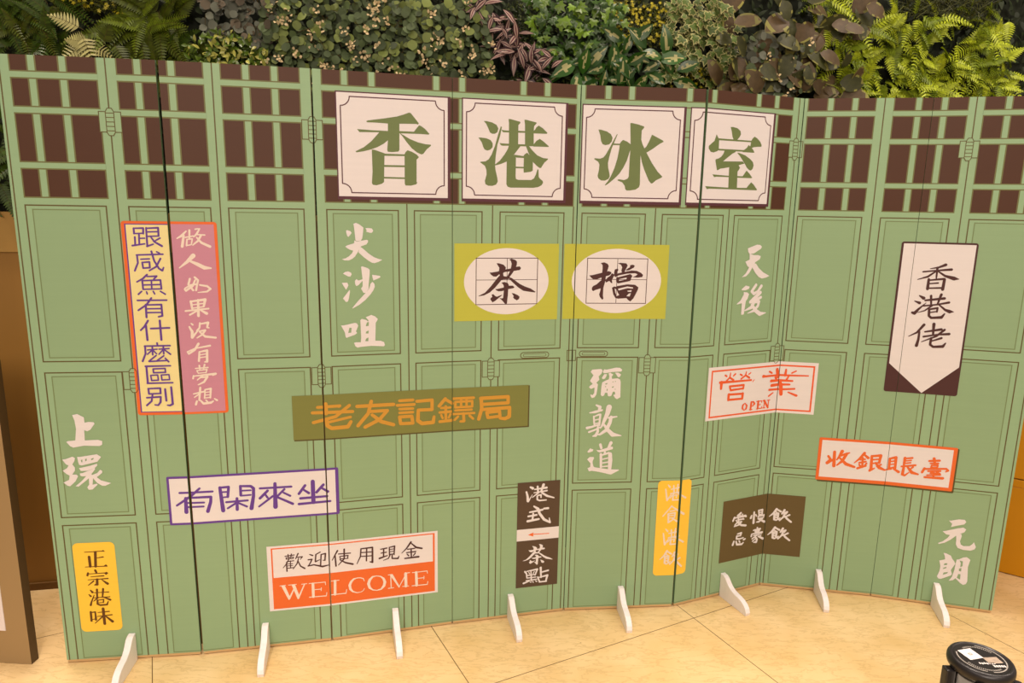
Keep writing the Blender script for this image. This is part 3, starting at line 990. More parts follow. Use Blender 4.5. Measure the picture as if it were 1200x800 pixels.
wallobj(tag(link('wall_back', bm, [M_wood, M_back, M_joint]), kind='structure'))
bm = bmesh.new()
box(bm, -3.2, 6.2, -0.012, 0.2, 1.39, 1.54, 0, 0.002)
wallobj(tag(link('trim_1', bm, [M_band]), kind='structure'))
bm = bmesh.new()
box(bm, -3.2, 6.2, -0.01, 0.0, 0.0, 0.03, 0)  # dark strip, stands in for the baseboard's shadow and gap
wallobj(tag(link('baseboard_shade_back', bm, [M_joint]), kind='structure'))

# ------------------------------------------------------------------ printed folding screen
LW, PH, ZB = 450.0, 1994.0, 0.0135
SEAMS = [(-1.5338, 2.1598), (-1.0875, 2.218), (-0.6472, 2.3109), (-0.2125, 2.4272), (0.2252, 2.5316), (0.6733, 2.5731), (1.0873, 2.7495), (1.5312, 2.6761), (1.9671, 2.5642)]
GAPS = [0, 8.5, 4.4, 2.4, 3.6, 9.5, 3.6, 1.8, 0]
THK = 0.012
PC = {   # printed inks
    'frame': (0.295, 0.468, 0.280), 'field': (0.276, 0.430, 0.250), 'line': (0.12, 0.095, 0.035), 'fine': (0.185, 0.255, 0.12),
    'lattice': (0.080, 0.034, 0.019), 'rim': (0.16, 0.165, 0.065), 'white': (0.765, 0.745, 0.775), 'purplebrown': (0.10, 0.035, 0.05),
    'green': (0.155, 0.212, 0.082), 'lime': (0.49, 0.52, 0.07), 'brown': (0.075, 0.030, 0.030), 'brown2': (0.12, 0.05, 0.012), 'umber': (0.095, 0.062, 0.040),
    'olivebrown': (0.125, 0.09, 0.035), 'orange': (0.78, 0.155, 0.035), 'red': (0.78, 0.12, 0.035), 'purple': (0.135, 0.055, 0.33), 'cream': (0.82, 0.72, 0.64),
    'paleyellow': (0.82, 0.74, 0.36), 'pink': (0.56, 0.255, 0.36), 'yellow': (0.95, 0.61, 0.065), 'olive': (0.20, 0.222, 0.062), 'gold': (0.60, 0.31, 0.045),
    'shadowink': (0.10, 0.085, 0.03),
}
PK = list(PC)
PM = [mat('print_' + k, v, 0.5, spec=0.25, noise=0.035, nscale=(1.5, 1, 90)) for k, v in PC.items()]
M_edge = mat('shaded_board_edge', (0.14, 0.24, 0.13), 0.7)  # wrapped green print, darkened for the shade in the seams
M_bare = mat('bare_board', (0.62, 0.42, 0.20), 0.8)
M_tape = mat('hinge_tape', (0.22, 0.115, 0.04), 0.6)
M_foot = mat('whitewashed_wood', (0.88, 0.83, 0.82), 0.5, noise=0.06, nscale=(60, 60, 14), bump=0.1)

def stroke(pts):
    """brush stroke given as (x, y, width): tapered pieces plus round joints, all in mm"""
    out = []
    for x, y, w in pts:
        out.append([[(x + w / 2 * math.cos(k * math.pi / 5), y + w / 2 * math.sin(k * math.pi / 5)) for k in range(10)]])
    for (x0, y0, w0), (x1, y1, w1) in zip(pts, pts[1:]):
        d = math.hypot(x1 - x0, y1 - y0)
        if d < 1e-6: continue
        nx, ny = -(y1 - y0) / d, (x1 - x0) / d
        out.append([[(x0 + nx * w0 / 2, y0 + ny * w0 / 2), (x0 - nx * w0 / 2, y0 - ny * w0 / 2), (x1 - nx * w1 / 2, y1 - ny * w1 / 2), (x1 + nx * w1 / 2, y1 + ny * w1 / 2)]])
    return out

def path(pts, w, closed=False):
    if closed: pts = list(pts) + [pts[0]]
    return stroke([(x, y, w) for x, y in pts])

def rect(x0, y0, x1, y1):
    return [[[(x0, y0), (x1, y0), (x1, y1), (x0, y1)]]]

def rloop(x0, y0, x1, y1, r, n=5):
    L = []
    for cx, cy, a0 in ((x1 - r, y1 - r, 0), (x0 + r, y1 - r, 90), (x0 + r, y0 + r, 180), (x1 - r, y0 + r, 270)):
        for k in range(n + 1):
            a = math.radians(a0 + 90 * k / n)
            L.append((cx + r * math.cos(a), cy + r * math.sin(a)))
    return L

def rrect(x0, y0, x1, y1, r):
    return [[rloop(x0, y0, x1, y1, r)]]

def ring(x0, y0, x1, y1, w):
    return rect(x0, y0, x1, y0 + w) + rect(x0, y1 - w, x1, y1) + rect(x0, y0 + w, x0 + w, y1 - w) + rect(x1 - w, y0 + w, x1, y1 - w)

def oval(x0, y0, x1, y1, n=56):
    return [[[((x0 + x1) / 2 + (x1 - x0) / 2 * math.cos(2 * math.pi * k / n), (y0 + y1) / 2 + (y1 - y0) / 2 * math.sin(2 * math.pi * k / n)) for k in range(n)]]]

BOLD = {'gen_xian': 1.5, 'mi_dun_dao': 1.0, 'tian_hou': 1.0, 'welcome': 1.2, 'you_xian': 1.45, 'lao_you': 1.35, 'xiang_gang_lao': 1.35, 'ying_ye': 1.45, 'shou_yin': 2.0, 'man_yin': 1.8, 'zuo_ren': 1.6, 'huan_ying': 1.4, 'zheng_zong': 1.3, 'gang_shi_gang_yin': 1.4}
def art(key):
    out = []
    for ln in ART[key].strip().split('\n'):
        kind, body = ln[0], ln[1:]
        if kind == 'P':
            loops = []
            for part in body.split('/'):
                v = [int(t) / 10 for t in part.split()]
                loops.append([(v[i], v[i + 1]) for i in range(0, len(v), 2)])
            out.append(loops)
        else:
            v = [int(t) / 10 for t in body.split()]
            out += stroke([(v[i], v[i + 1], v[i + 2] * BOLD.get(key, 1.22)) for i in range(0, len(v), 3)])
    return out

def tris(loops):
    vv = [[Vector((x, y, 0)) for x, y in L] for L in loops]
    flat = [(v.x, v.y) for L in vv for v in L]
    if len(vv) == 1 and len(vv[0]) <= 10:
        L = vv[0]; n = len(L); conv = True; s = 0
        for i in range(n):
            a, b, c = L[i], L[(i + 1) % n], L[(i + 2) % n]
            cr = (b.x - a.x) * (c.y - b.y) - (b.y - a.y) * (c.x - b.x)
            if abs(cr) > 1e-9:
                if s == 0: s = 1 if cr > 0 else -1
                elif (cr > 0) != (s > 0): conv = False; break
        if conv: return [[(v.x, v.y) for v in L]]
    return [[flat[i] for i in t] for t in tessellate_polygon(vv)]

def clip(poly, lo, hi):
    for lim, sg in ((lo, 1), (hi, -1)):
        out = []
        n = len(poly)
        for i in range(n):
            a, b = poly[i], poly[(i + 1) % n]
            ia, ib = (a[0] - lim) * sg >= 0, (b[0] - lim) * sg >= 0
            if ia: out.append(a)
            if ia != ib:
                t = (lim - a[0]) / (b[0] - a[0])
                out.append((lim, a[1] + t * (b[1] - a[1])))
        poly = out
        if len(poly) < 3: return None
    return poly

def put(bm, k, prims, ink, layer, matlist):
    """print prims (mm, strip coordinates) on panel k"""
    lo, hi = k * LW + GAPS[k] / 2, (k + 1) * LW - GAPS[k + 1] / 2
    if ink not in matlist: matlist.append(ink)
    mi = matlist.index(ink)
    y = -0.00012 * layer
    n = 0
    for pi, loops in enumerate(prims):
        y = -0.00012 * layer - 0.000004 * pi
        xs = [x for x, _ in loops[0]]
        if max(xs) < lo or min(xs) > hi: continue
        for t in tris(loops):
            c = clip(t, lo, hi)
            if not c: continue
            a = sum(c[i][0] * c[(i + 1) % len(c)][1] - c[(i + 1) % len(c)][0] * c[i][1] for i in range(len(c)))
            if abs(a) < 1e-4: continue
            if a < 0: c = c[::-1]
            try:
                f = bm.faces.new([bm.verts.new(((px - k * LW) / 1000, y, min(max(pz, 0), PH) / 1000)) for px, pz in c])
                f.material_index = mi
                n += 1
            except ValueError:
                pass
    return n

# --- the printed shutter pattern that runs over all eight panels
PAT = []
DOORS = [(36, 269), (335, 576), (630, 861), (933, 1166), (1220, 1454), (1518, 1751), (1818, 2050), (2113, 2359), (2411, 2642), (2714, 2948), (3015, 3253), (3319, 3553)]
STILES = [9, 303, 605, 898, 1195, 1491, 1786, 2087, 2385, 2677, 2984, 3291, 3590]
LAT = [(39, 275, (97, 183)), (336, 577, (393, 489)), (632, 861, (703, 788)), (932, 1782, (1000, 1086, 1296, 1383, 1594, 1679)), (1819, 2645, (1896, 1980, 2188, 2283, 2483, 2568)), (2717, 2951, (2795, 2881)), (3019, 3263, (3101, 3188)), (3320, 3560, (3394, 3480))]
for d0, d1 in DOORS:
    for v0, v1 in ((1066, 1558), (531, 1029), (-30, 502)):
        PAT.append(('field', 2, rect(d0 + 20, max(v0 + 12, 4), d1 - 20, v1 - 12)))
        PAT.append(('fine', 3, ring(d0 + 18.5, max(v0 + 11, 3), d1 - 18.5, v1 - 11, 3.4)))
        PAT.append(('line', 3, ring(d0 - 2, v0 - 2, d1 + 2, v1 + 2, 4)))
for s in STILES:
    top = 1994 if s < 950 or s > 2600 else 1580
    PAT.append(('line', 3, rect(s - 1.9, 0, s + 1.9, top)))
for x0, x1, bars in LAT:
    PAT.append(('rim', 2, rect(x0 - 4, 1580, x1 + 4, 1994)))
    PAT.append(('lattice', 3, rect(x0, 1584, x1, 1994)))
    for b in bars:
        PAT.append(('rim', 4, rect(b - 13.5, 1580, b + 13.5, 1994)))
    for c in (1938.5, 1838, 1677):
        PAT.append(('rim', 6, rect(x0 - 3, c - 12, x1 + 3, c + 12)))
        PAT.append(('frame', 7, rect(x0 - 4, c - 8, x1 + 4, c + 8)))
    for b in bars:
        PAT.append(('frame', 5, rect(b - 9, 1584, b + 9, 1994)))
def hinge_print(s, c):
    PAT.append(('frame', 8, rect(s - 32, c - 30, s + 32, c + 30)))
    PAT.append(('line', 9, ring(s - 33, c - 31, s + 33, c + 31, 2.6)))
    body = [(s - 12, c - 30), (s - 6, c - 40), (s + 6, c - 40), (s + 12, c - 30), (s + 12, c + 30), (s + 6, c + 40), (s - 6, c + 40), (s - 12, c + 30)]
    PAT.append(('frame', 9.4, [[body]]))
    PAT.append(('line', 9.7, path(body, 2.6, True)))
    for k in range(-2, 3):
        PAT.append(('line', 9.7, rect(s - 11, c + k * 13 - 1.3, s + 11, c + k * 13 + 1.3)))
for s, c in ((304, 1810), (897, 1808), (2676, 1808), (3286, 1810), (303, 1000), (897, 998), (1491, 997), (2087, 998), (2677, 1015)):
    hinge_print(s, c)
PAT.append(('line', 6, ring(1778, 1016, 1800, 1058, 2.6) + ring(1800, 1016, 1814, 1058, 2.6)))
for s in (1655, 1880):
    PAT.append(('line', 4, rrect(s - 55, 1031, s + 55, 1055, 11.9)))
    PAT.append(('frame', 5, rrect(s - 52, 1034, s + 52, 1052, 8.9)))
    PAT.append(('line', 6, rrect(s - 44, 1037, s + 44, 1049, 5.9)))
    PAT.append(('frame', 7, rrect(s - 42, 1039, s + 42, 1047, 3.9)))

# --- the signs printed on top: name, label, list of (ink, layer, prims)
SIGNS = []
def title_board(x0, key, label):
    x1, y0, y1 = x0 + 360, 1602, 1928
    L = [('purplebrown', 10, rect(x0 - 4, y0 - 10, x1 + 9, y1 + 4)), ('white', 11, rect(x0, y0, x1, y1))]
    i, r = 12, 29
    fx0, fx1, fy0, fy1 = x0 + i, x1 - i, y0 + i, y1 - i
    P = []
    for cx, cy, a0 in ((fx0, fy1, 0), (fx1, fy1, 270), (fx1, fy0, 180), (fx0, fy0, 90)):
        arc = []
        for k in range(7):
            a = math.radians(a0 - 90 * k / 6)
            arc.append((cx + r * math.cos(a), cy + r * math.sin(a)))
        if (cx, cy) == (fx0, fy1): arc = arc[::-1]
        P.append(arc)
    # walk clockwise: top-left, top-right, bottom-right, bottom-left
    tl, tr, br, bl = P
    def orient(a, start):
        return a if math.dist(a[0], start) < math.dist(a[-1], start) else a[::-1]
    pts = []
    tl = orient(tl, (fx0, fy1 - r)); tr = orient(tr, (fx1 - r, fy1)); br = orient(br, (fx1, fy0 + r)); bl = orient(bl, (fx0 + r, fy0))
    pts = tl + tr + br + bl
    L.append(('purplebrown', 12, path(pts, 3.6, True)))
    L.append(('green', 13, art(key)))
    SIGNS.append(('title_board', label, L))
title_board(974, 'title_xiang', 'white title board with the first big green character')
title_board(1386, 'title_gang', 'white title board with the second big green character')
title_board(1810, 'title_bing', 'white title board with the third big green character')
title_board(2198, 'title_shi', 'white title board with the fourth big green character, cut by the fold')

def sign(name, label, *layers):
    SIGNS.append((name, label, list(layers)))
sign('printed_sign', 'vertical sign, yellow half and pink half in an orange border',
     ('orange', 10, rrect(307, 882, 591, 1514, 9)), ('purple', 11, rect(317, 891, 450, 1506)), ('paleyellow', 12, rect(321, 894, 450, 1503)), ('pink', 12, rect(450, 889, 582, 1506)),
     ('purple', 13, art('gen_xian')), ('cream', 13, art('zuo_ren')))
sign('printed_sign', 'white sign with purple border and purple writing',
     ('purple', 10, rrect(378, 488, 942, 664, 5)), ('white', 11, rect(386, 496, 931, 656)), ('purple', 13, art('you_xian')))
sign('printed_sign', 'white and orange sign reading WELCOME',
     ('white', 10, rect(687, 132, 1294, 384)), ('orange', 11, rect(701, 139, 1283, 376)), ('white', 12, rect(706, 262, 1276, 371.5)), ('brown', 13, art('huan_ying')), ('cream', 13, art('welcome')))
sign('printed_sign', 'rounded yellow sign with brown writing',
     ('yellow', 10, rrect(59, 105, 193, 437, 17)), ('brown2', 13, art('zheng_zong')))
sign('printed_sign', 'long olive sign with orange writing',
     ('shadowink', 9, rect(798, 768, 1639, 929)), ('olive', 10, rect(796, 773, 1634, 931)), ('gold', 13, art('lao_you')))
def tea(x0, x1, e, gx, key, label):
    gm = (gx[0] + gx[1]) / 2
    sign('printed_sign', label, ('lime', 10, rect(x0, 1175, x1, 1449)), ('white', 11, oval(e[0], 1197, e[1], 1433)),
         ('brown', 12, ring(gx[0], 1232, gx[1], 1399, 2.6) + rect(gm - 1.0, 1233, gm + 1.0, 1398) + rect(gx[0], 1320, gx[1], 1322)), ('brown', 13, art(key)))
tea(1357, 1736, (1391, 1700), (1433, 1659), 'cha', 'lime sign with the dark tea character in a white oval')
tea(1756, 2146, (1788, 2122), (1843, 2069), 'dang', 'lime sign with a white oval, right of the tea character')
sign('printed_sign', 'dark brown sign with a white band and red arrow',
     ('umber', 10, rect(1600, 110, 1769, 548)), ('white', 11, rect(1600, 308, 1769, 356)), ('orange', 12, art('arrow')), ('white', 13, art('gang_shi_cha_dian')))
sign('printed_sign', 'narrow yellow sign with pale writing split by the fold',
     ('yellow', 10, rrect(2158, 129, 2300, 534, 16)), ('cream', 13, art('gang_shi_gang_yin')))
sign('printed_sign', 'white sign with red border reading OPEN',
     ('white', 10, rect(2344, 765, 2848, 980)), ('red', 11, ring(2359, 775, 2836, 967, 6.5)), ('red', 13, art('ying_ye')))
sign('printed_sign', 'plain brown sign with white writing across the inner fold',
     ('olivebrown', 10, rect(2468, 136, 2852, 410)), ('white', 13, art('man_yin')))
sign('printed_sign', 'white vertical banner with dark border and pointed end',
     ('brown', 10, rrect(3101, 880, 3363, 1471, 9)), ('white', 11, [[[(3109, 995), (3238, 883), (3356, 995), (3356, 1464), (3109, 1464)]]]), ('brown', 13, art('xiang_gang_lao')))
sign('printed_sign', 'white sign with orange border and orange writing',
     ('shadowink', 9, rrect(2887, 482, 3400, 668, 5)), ('orange', 10, rrect(2881, 489, 3394, 671.5, 5)), ('white', 11, rect(2893, 503, 3380, 661)), ('orange', 13, art('shou_yin')))
def letters(key, cuts, labels):
    prims = art(key)
    lim = [9999] + cuts + [-9999]
    for hi, lo, lab in zip(lim, lim[1:], labels):
        sign('lettering', lab, ('white', 13, [p for p in prims if lo <= sum(v for _, v in p[0]) / len(p[0]) < hi]))
letters('jian_sha_zui', [1374, 1217], ['white brushed character, topmost of the upper left column', 'white brushed character, middle of the upper left column', 'white brushed character, lowest of the upper left column'])
letters('mi_dun_dao', [857, 711], ['white brushed character, topmost of the column below the door handle', 'white brushed character, middle of the column below the door handle', 'white brushed character, lowest of the column below the door handle'])
letters('shang_huan', [761], ['white brushed character, upper of two on the leftmost panel', 'white brushed character, lower of two on the leftmost panel'])
letters('yuan_lang', [241], ['white brushed character, upper of two on the rightmost panel', 'white brushed character, lower of two on the rightmost panel'])
letters('tian_hou', [1308], ['white brushed character, upper of two above the OPEN sign', 'white brushed character, lower of two above the OPEN sign'])

def foot_mesh():
    prof = [(0.0, 0.0), (0.16, 0.0), (0.163, 0.012), (0.158, 0.026), (0.147, 0.039), (0.128, 0.0495), (0.108, 0.0545), (0.085, 0.058), (0.066, 0.064), (0.0535, 0.0715), (0.042, 0.083), (0.030, 0.0955), (0.018, 0.102), (0.0, 0.103)]
    bm = bmesh.new()
    hw = 0.011
    A = [bm.verts.new((-hw, -d - 0.0018, z)) for d, z in prof]
    B = [bm.verts.new((hw, -d - 0.0018, z)) for d, z in prof]
    n = len(prof)
    bm.faces.new(A); bm.faces.new(B[::-1])
    for i in range(n):
        j = (i + 1) % n
        bm.faces.new((A[i], B[i], B[j], A[j]))
    bmesh.ops.recalc_face_normals(bm, faces=bm.faces)
    bmesh.ops.bevel(bm, geom=[e for e in bm.edges if abs(e.verts[0].co.x - e.verts[1].co.x) < 1e-6], offset=0.0012, segments=1, affect='EDGES')
    return bm
FOOT_U = [222, 220, 232, 228, 228, 243, 232, 237]

screen = empty('folding_screen', (SEAMS[0][0], SEAMS[0][1], 0))
tag(screen, 'eight-panel green folding screen printed with shop shutters and signs, standing on white feet', 'folding screen')
for k in range(8):
    (xa, ya), (xb, yb) = SEAMS[k], SEAMS[k + 1]
    rz = math.atan2(yb - ya, xb - xa)
    bm = bmesh.new()
    ink = ['frame']
    x0, x1 = GAPS[k] / 2000, (LW - GAPS[k + 1] / 2) / 1000
    fs = box(bm, x0, x1, 0.0, THK, 0.0, PH / 1000, 0)
    EDGE = 1
    ink.append('EDGE')
    for f in fs:
        if abs(f.normal.y) < 0.5 or f.calc_center_median().y > 0.005: f.material_index = 1
    ink.append('BARE')
    box(bm, x0 + 0.002, x1 - 0.002, 0.0015, THK - 0.0015, -0.0095, -0.0002, 2)
    f0 = [f for f in fs if f.calc_center_median().y < 1e-5]
    for f in f0: f.material_index = 0
    for i, l, prims in PAT:
        put(bm, k, prims, i, l, ink)
    mats = [M_edge if i == 'EDGE' else M_bare if i == 'BARE' else PM[PK.index(i)] for i in ink]
    panel = link('panel', bm, mats, screen)
    panel.location = (xa - SEAMS[0][0], ya - SEAMS[0][1], ZB)
    panel.rotation_euler = (0, 0, rz)
    ft = link('foot', foot_mesh(), M_foot, panel)
    ft['label'] = 'white wooden foot'
    ft.location = (FOOT_U[k] / 1000, 0, -ZB)
    for name, label, layers in SIGNS:
        bm = bmesh.new()
        il = []
        n = 0
        for i, l, prims in layers:
            n += put(bm, k, prims, i, l, il)
        if n == 0:
            bm.free()
            continue
        o = link(name, bm, [PM[PK.index(i)] for i in il], panel)
        o['label'] = label
TAPE = {1: [(0.02, 0.67)], 2: [(1.33, 1.52), (0.65, 1.02)], 3: [(0.28, 0.55)], 4: [(1.62, 1.75), (0.75, 1.0)], 5: [(0.74, 0.88)], 6: [(0.85, 1.0), (0.15, 0.4)], 7: [(0.9, 1.1), (0.2, 0.35)]}  # first seam's strip lengthened downward to block the lit floor behind
# tan hinge tape joining neighbouring panels at the back
for k in range(1, 8):
    (xa, ya), (xm, ym), (xb, yb) = SEAMS[k - 1], SEAMS[k], SEAMS[k + 1]
    a = math.atan2(yb - ya, xb - xa)
    for z0, z1 in TAPE[k]:
        bm = bmesh.new()
        w = 0.03
        box(bm, -w, w, THK + 0.0055, THK + 0.0065, z0, z1, 0)
        h = link('hinge', bm, M_tape, screen)
        h.location = (xm - SEAMS[0][0], ym - SEAMS[0][1], ZB)
        h.rotation_euler = (0, 0, a)

# ------------------------------------------------------------------ brown display board, left edge of the view
M_board = mat('taupe_board', (0.36, 0.245, 0.115), 0.5, noise=0.04, nscale=(3, 3, 3))
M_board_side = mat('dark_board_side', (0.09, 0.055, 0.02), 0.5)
M_sheet = mat('white_sheet', (0.8, 0.76, 0.78), 0.5)
db = empty('display_board', (-1.652, 2.150, 0), -0.05)
tag(db, 'brown free-standing display board at the left edge, beside the green screen', 'display board')
bm = bmesh.new()
fs = box(bm, -0.62, 0.0, 0.0, 0.035, 0.0, 1.08, 0, 0.001)
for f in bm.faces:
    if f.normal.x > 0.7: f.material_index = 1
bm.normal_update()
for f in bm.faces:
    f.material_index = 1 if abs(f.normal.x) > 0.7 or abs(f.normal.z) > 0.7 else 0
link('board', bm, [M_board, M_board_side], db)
bm = bmesh.new()
box(bm, -0.545, -0.076, -0.0025, -0.0002, 0.128, 0.30, 0)
s = link('printed_sheet', bm, M_sheet, db)
s['label'] = 'white printed sheet'

# ------------------------------------------------------------------ ochre boxes, right edge
M_ochre = mat('ochre_box', (0.62, 0.27, 0.002), 0.45, noise=0.05, nscale=(4, 4, 4))
M_ochre_edge = mat('ochre_box_edge', (0.16, 0.07, 0.01), 0.6)
bx_d = Vector((0.82, -0.572, 0)).normalized()
bx_rz = math.atan2(bx_d.y, bx_d.x)
def ochre_box(z0, z1, label):
    o = empty('storage_box', (2.229 - bx_d.x * 0.20, 2.894 - bx_d.y * 0.20, z0), bx_rz)
    tag(o, label, 'box')
    bm = bmesh.new()
    h = z1 - z0
    box(bm, 0, 0.75, 0.0, 0.40, 0.004, h - 0.035, 0, 0.003)
    link('body', bm, [M_ochre], o)
    bm = bmesh.new()
    box(bm, -0.002, 0.752, -0.002, 0.402, h - 0.0345, h - 0.001, 0, 0.003)
    link('lid', bm, [M_ochre], o)
    bm = bmesh.new()
    box(bm, 0.01, 0.74, 0.008, 0.39, 0.0, 0.0038, 0)
    link('base', bm, [M_ochre_edge], o)
ochre_box(0.0, 0.448, 'ochre box on the floor behind the right end of the screen')
ochre_box(0.4481, 0.90, 'ochre box stacked on top of another, behind the right end of the screen')

# ------------------------------------------------------------------ belt barrier post
M_black = mat('black_plastic', (0.012, 0.010, 0.010), 0.35, spec=0.5)
M_steel = mat('polished_steel', (0.80, 0.74, 0.64), 0.16, metal=1.0)
M_screw = mat('screw_steel', (0.75, 0.72, 0.68), 0.3, metal=1.0)
M_silver = mat('silver_print', (0.38, 0.35, 0.31), 0.5)
M_sticker = mat('white_sticker', (0.80, 0.74, 0.70), 0.5)
M_photo = mat('pale_brown_picture', (0.42, 0.33, 0.25), 0.5, noise=0.5, nscale=(120, 120, 120))
M_face = mat('black_label', (0.02, 0.018, 0.017), 0.3)
PX, PY = 0.651, 0.853
post = empty('belt_barrier_post', (PX, PY, 0), 0)
tag(post, 'steel belt barrier post with a black round cap at the bottom right corner', 'barrier post')
bm = bmesh.new(); lathe(bm, [(0, 0.0), (0.16, 0.0), (0.16, 0.008), (0.12, 0.020), (0.05, 0.030), (0.034, 0.034), (0.0, 0.034)])
link('base', bm, M_black, post, True)
bm = bmesh.new(); lathe(bm, [(0.0, 0.0345), (0.0345, 0.0346), (0.0345, 0.9835), (0.0, 0.9836)], 48)
link('tube', bm, M_steel, post, True)
bm = bmesh.new(); lathe(bm, [(0.0, 0.984), (0.0380, 0.984), (0.0395, 0.986), (0.0405, 0.990), (0.0402, 0.995), (0.0385, 0.9985), (0.0360, 1.0), (0.0340, 0.9996), (0.0335, 0.9988), (0.0, 0.9988)], 56)
cap = link('cap', bm, M_black, post, True)
bm = bmesh.new(); lathe(bm, [(0.0, 0.9990), (0.0330, 0.9990)], 48)
lab = link('cap_label', bm, M_face, cap)
bm = bmesh.new()
def flat(pts, z, mi):
    bm.faces.new([bm.verts.new((x, y, z)) for x, y in pts]).material_index = mi
def polar(r, a):
    a = math.radians(a)
    return (r * math.cos(a), r * math.sin(a))
A0 = -18    # label heading
for s0, s1, r0, r1 in ((150, 250, 0.0285, 0.0300), (-95, 70, 0.0285, 0.0300)):
    a = s0
    while a < s1:
        flat([polar(r0, a), polar(r0, a + 4.2), polar(r1, a + 4.2), polar(r1, a)], 0.9992, 0)
        a += 4
for a in range(200, 300, 5):      # the small lettering that follows the rim
    flat([polar(0.0240, a), polar(0.0240, a + 3.0), polar(0.0268, a + 2.2), polar(0.0268, a + 0.8)], 0.9992, 0)
for a in range(30, 120, 5):
    flat([polar(0.0240, a), polar(0.0240, a + 3.0), polar(0.0268, a + 2.2), polar(0.0268, a + 0.8)], 0.9992, 0)
def rq(cx, cy, w, h, z, mi, ang):
    c, s = math.cos(math.radians(ang)), math.sin(math.radians(ang))
    flat([(cx + x * c - y * s, cy + x * s + y * c) for x, y in ((-w / 2, -h / 2), (w / 2, -h / 2), (w / 2, h / 2), (-w / 2, h / 2))], z, mi)
rq(0.013, -0.004, 0.020, 0.013, 0.9993, 1, 5)
for i in range(7):
    rq(-0.009 + i * 0.0032, -0.0105 - (i % 2) * 0.0006, 0.0022, 0.0034, 0.9993, 2, 8)
for i in range(5):
    rq(0.007 + i * 0.0034, -0.0165, 0.0026, 0.0040, 0.9993, 2, 8)
link('cap_print', bm, [M_silver, M_photo, M_sticker], cap)
bm = bmesh.new()
rq(-0.010, 0.0085, 0.0215, 0.0215, 0.9996, 0, 14)
rq(-0.010, 0.0085, 0.0055, 0.0050, 0.9997, 1, 14)
rq(-0.010, 0.0085, 0.0022, 0.0020, 0.9998, 0, 14)
st = link('sticker', bm, [M_sticker, M_silver], cap)
st['label'] = 'white square sticker'
for ang, bolt in ((178, False), (238, True), (320, False), (60, False)):
    bm = bmesh.new()
    box(bm, 0.0347, 0.0475, -0.0065, 0.0065, 0.80, 0.983, 0, 0.002)
    c = link('belt_slot', bm, M_black, post)
    c.rotation_euler = (0, 0, math.radians(ang))
    if bolt:
        bm = bmesh.new()
        bmesh.ops.create_uvsphere(bm, u_segments=14, v_segments=8, radius=0.0042)
        for v in bm.verts: v.co = Vector((0.0478 + v.co.x * 0.5, v.co.y, 0.968 + v.co.z))
        link('screw', bm, M_screw, c, True)

# ------------------------------------------------------------------ living wall above the wood panelling
R = random.Random(11)
OUT = Vector((0, -1, 0))
def leafmat(name, col, isl=0.35, rough=0.45, spec=0.3):
    return mat(name, col, rough, spec=spec, island=isl)

def frame(d, n):
    d = d.normalized()
    s = d.cross(n)
    if s.length < 1e-4: s = d.cross(Vector((0.3, 0.2, 1)))
    s.normalize()
    return d, s, s.cross(d).normalized()

def leaf(bm, base, d, n, L, Wd, prof, cols=((-1, 0), (1, 0)), droop=0.25, fold=0.15, mi=0, rnd=None):
    """leaf blade; prof = half-width along the length, cols = (position across, material) strips"""
    d, s, n = frame(d, n)
    m = len(prof) - 1
    xs = [c[0] for c in cols]
    rows = []
    for i, w in enumerate(prof):
        t = i / m
        c = base + d * (L * t) - n * (L * droop * t * t)
        hw = w * Wd / 2
        rows.append([bm.verts.new(c + s * (x * hw) + n * (abs(x) * hw * fold)) for x in xs])
    for i in range(m):
        for j in range(len(xs) - 1):
            f = bm.faces.new((rows[i][j], rows[i][j + 1], rows[i + 1][j + 1], rows[i + 1][j]))
            k = cols[j][1]
            f.material_index = mi + (k if rnd is None else rnd(k, i, j))
            f.smooth = True

OVATE = (0.05, 0.62, 0.95, 1.0, 0.85, 0.5, 0.03)
LANCE = (0.06, 0.55, 0.9, 1.0, 0.8, 0.45, 0.02)
ROUNDL = (0.12, 0.72, 0.98, 1.0, 0.78, 0.1)
TINY = (0.1, 0.9, 0.75, 0.05)
MID = ((-1, 0), (0, 0), (1, 0))

def rdir(spread_up=0.3, out=0.7):
    a = R.uniform(0, 2 * math.pi)
    return Vector((math.cos(a), -out * R.uniform(0.5, 1.4), math.sin(a) + spread_up)).normalized()
def rnrm(tilt=0.5):
    return Vector((R.uniform(-tilt, tilt), -1, R.uniform(-tilt, tilt) + 0.35)).normalized()

def plant(name, label, a0, z0, bm, mats, cat='plant', group=None):
    o = link(name, bm, mats)
    o.matrix_world = WALLM @ Matrix.Translation((a0, 0.028, z0))
    tag(o, label, cat, group)
    return o

def stem(bm, p0, p1, r, mi):
    d = (p1 - p0)
    if d.length < 1e-5: return
    d, s, n = frame(d, Vector((0.1, -1, 0.2)))
    A = [bm.verts.new(p0 + (s * math.cos(k * 2.094) + n * math.sin(k * 2.094)) * r) for k in range(3)]
    B = [bm.verts.new(p1 + (s * math.cos(k * 2.094) + n * math.sin(k * 2.094)) * r * 0.6) for k in range(3)]
    for k in range(3):
        bm.faces.new((A[k], A[(k + 1) % 3], B[(k + 1) % 3], B[k])).material_index = mi

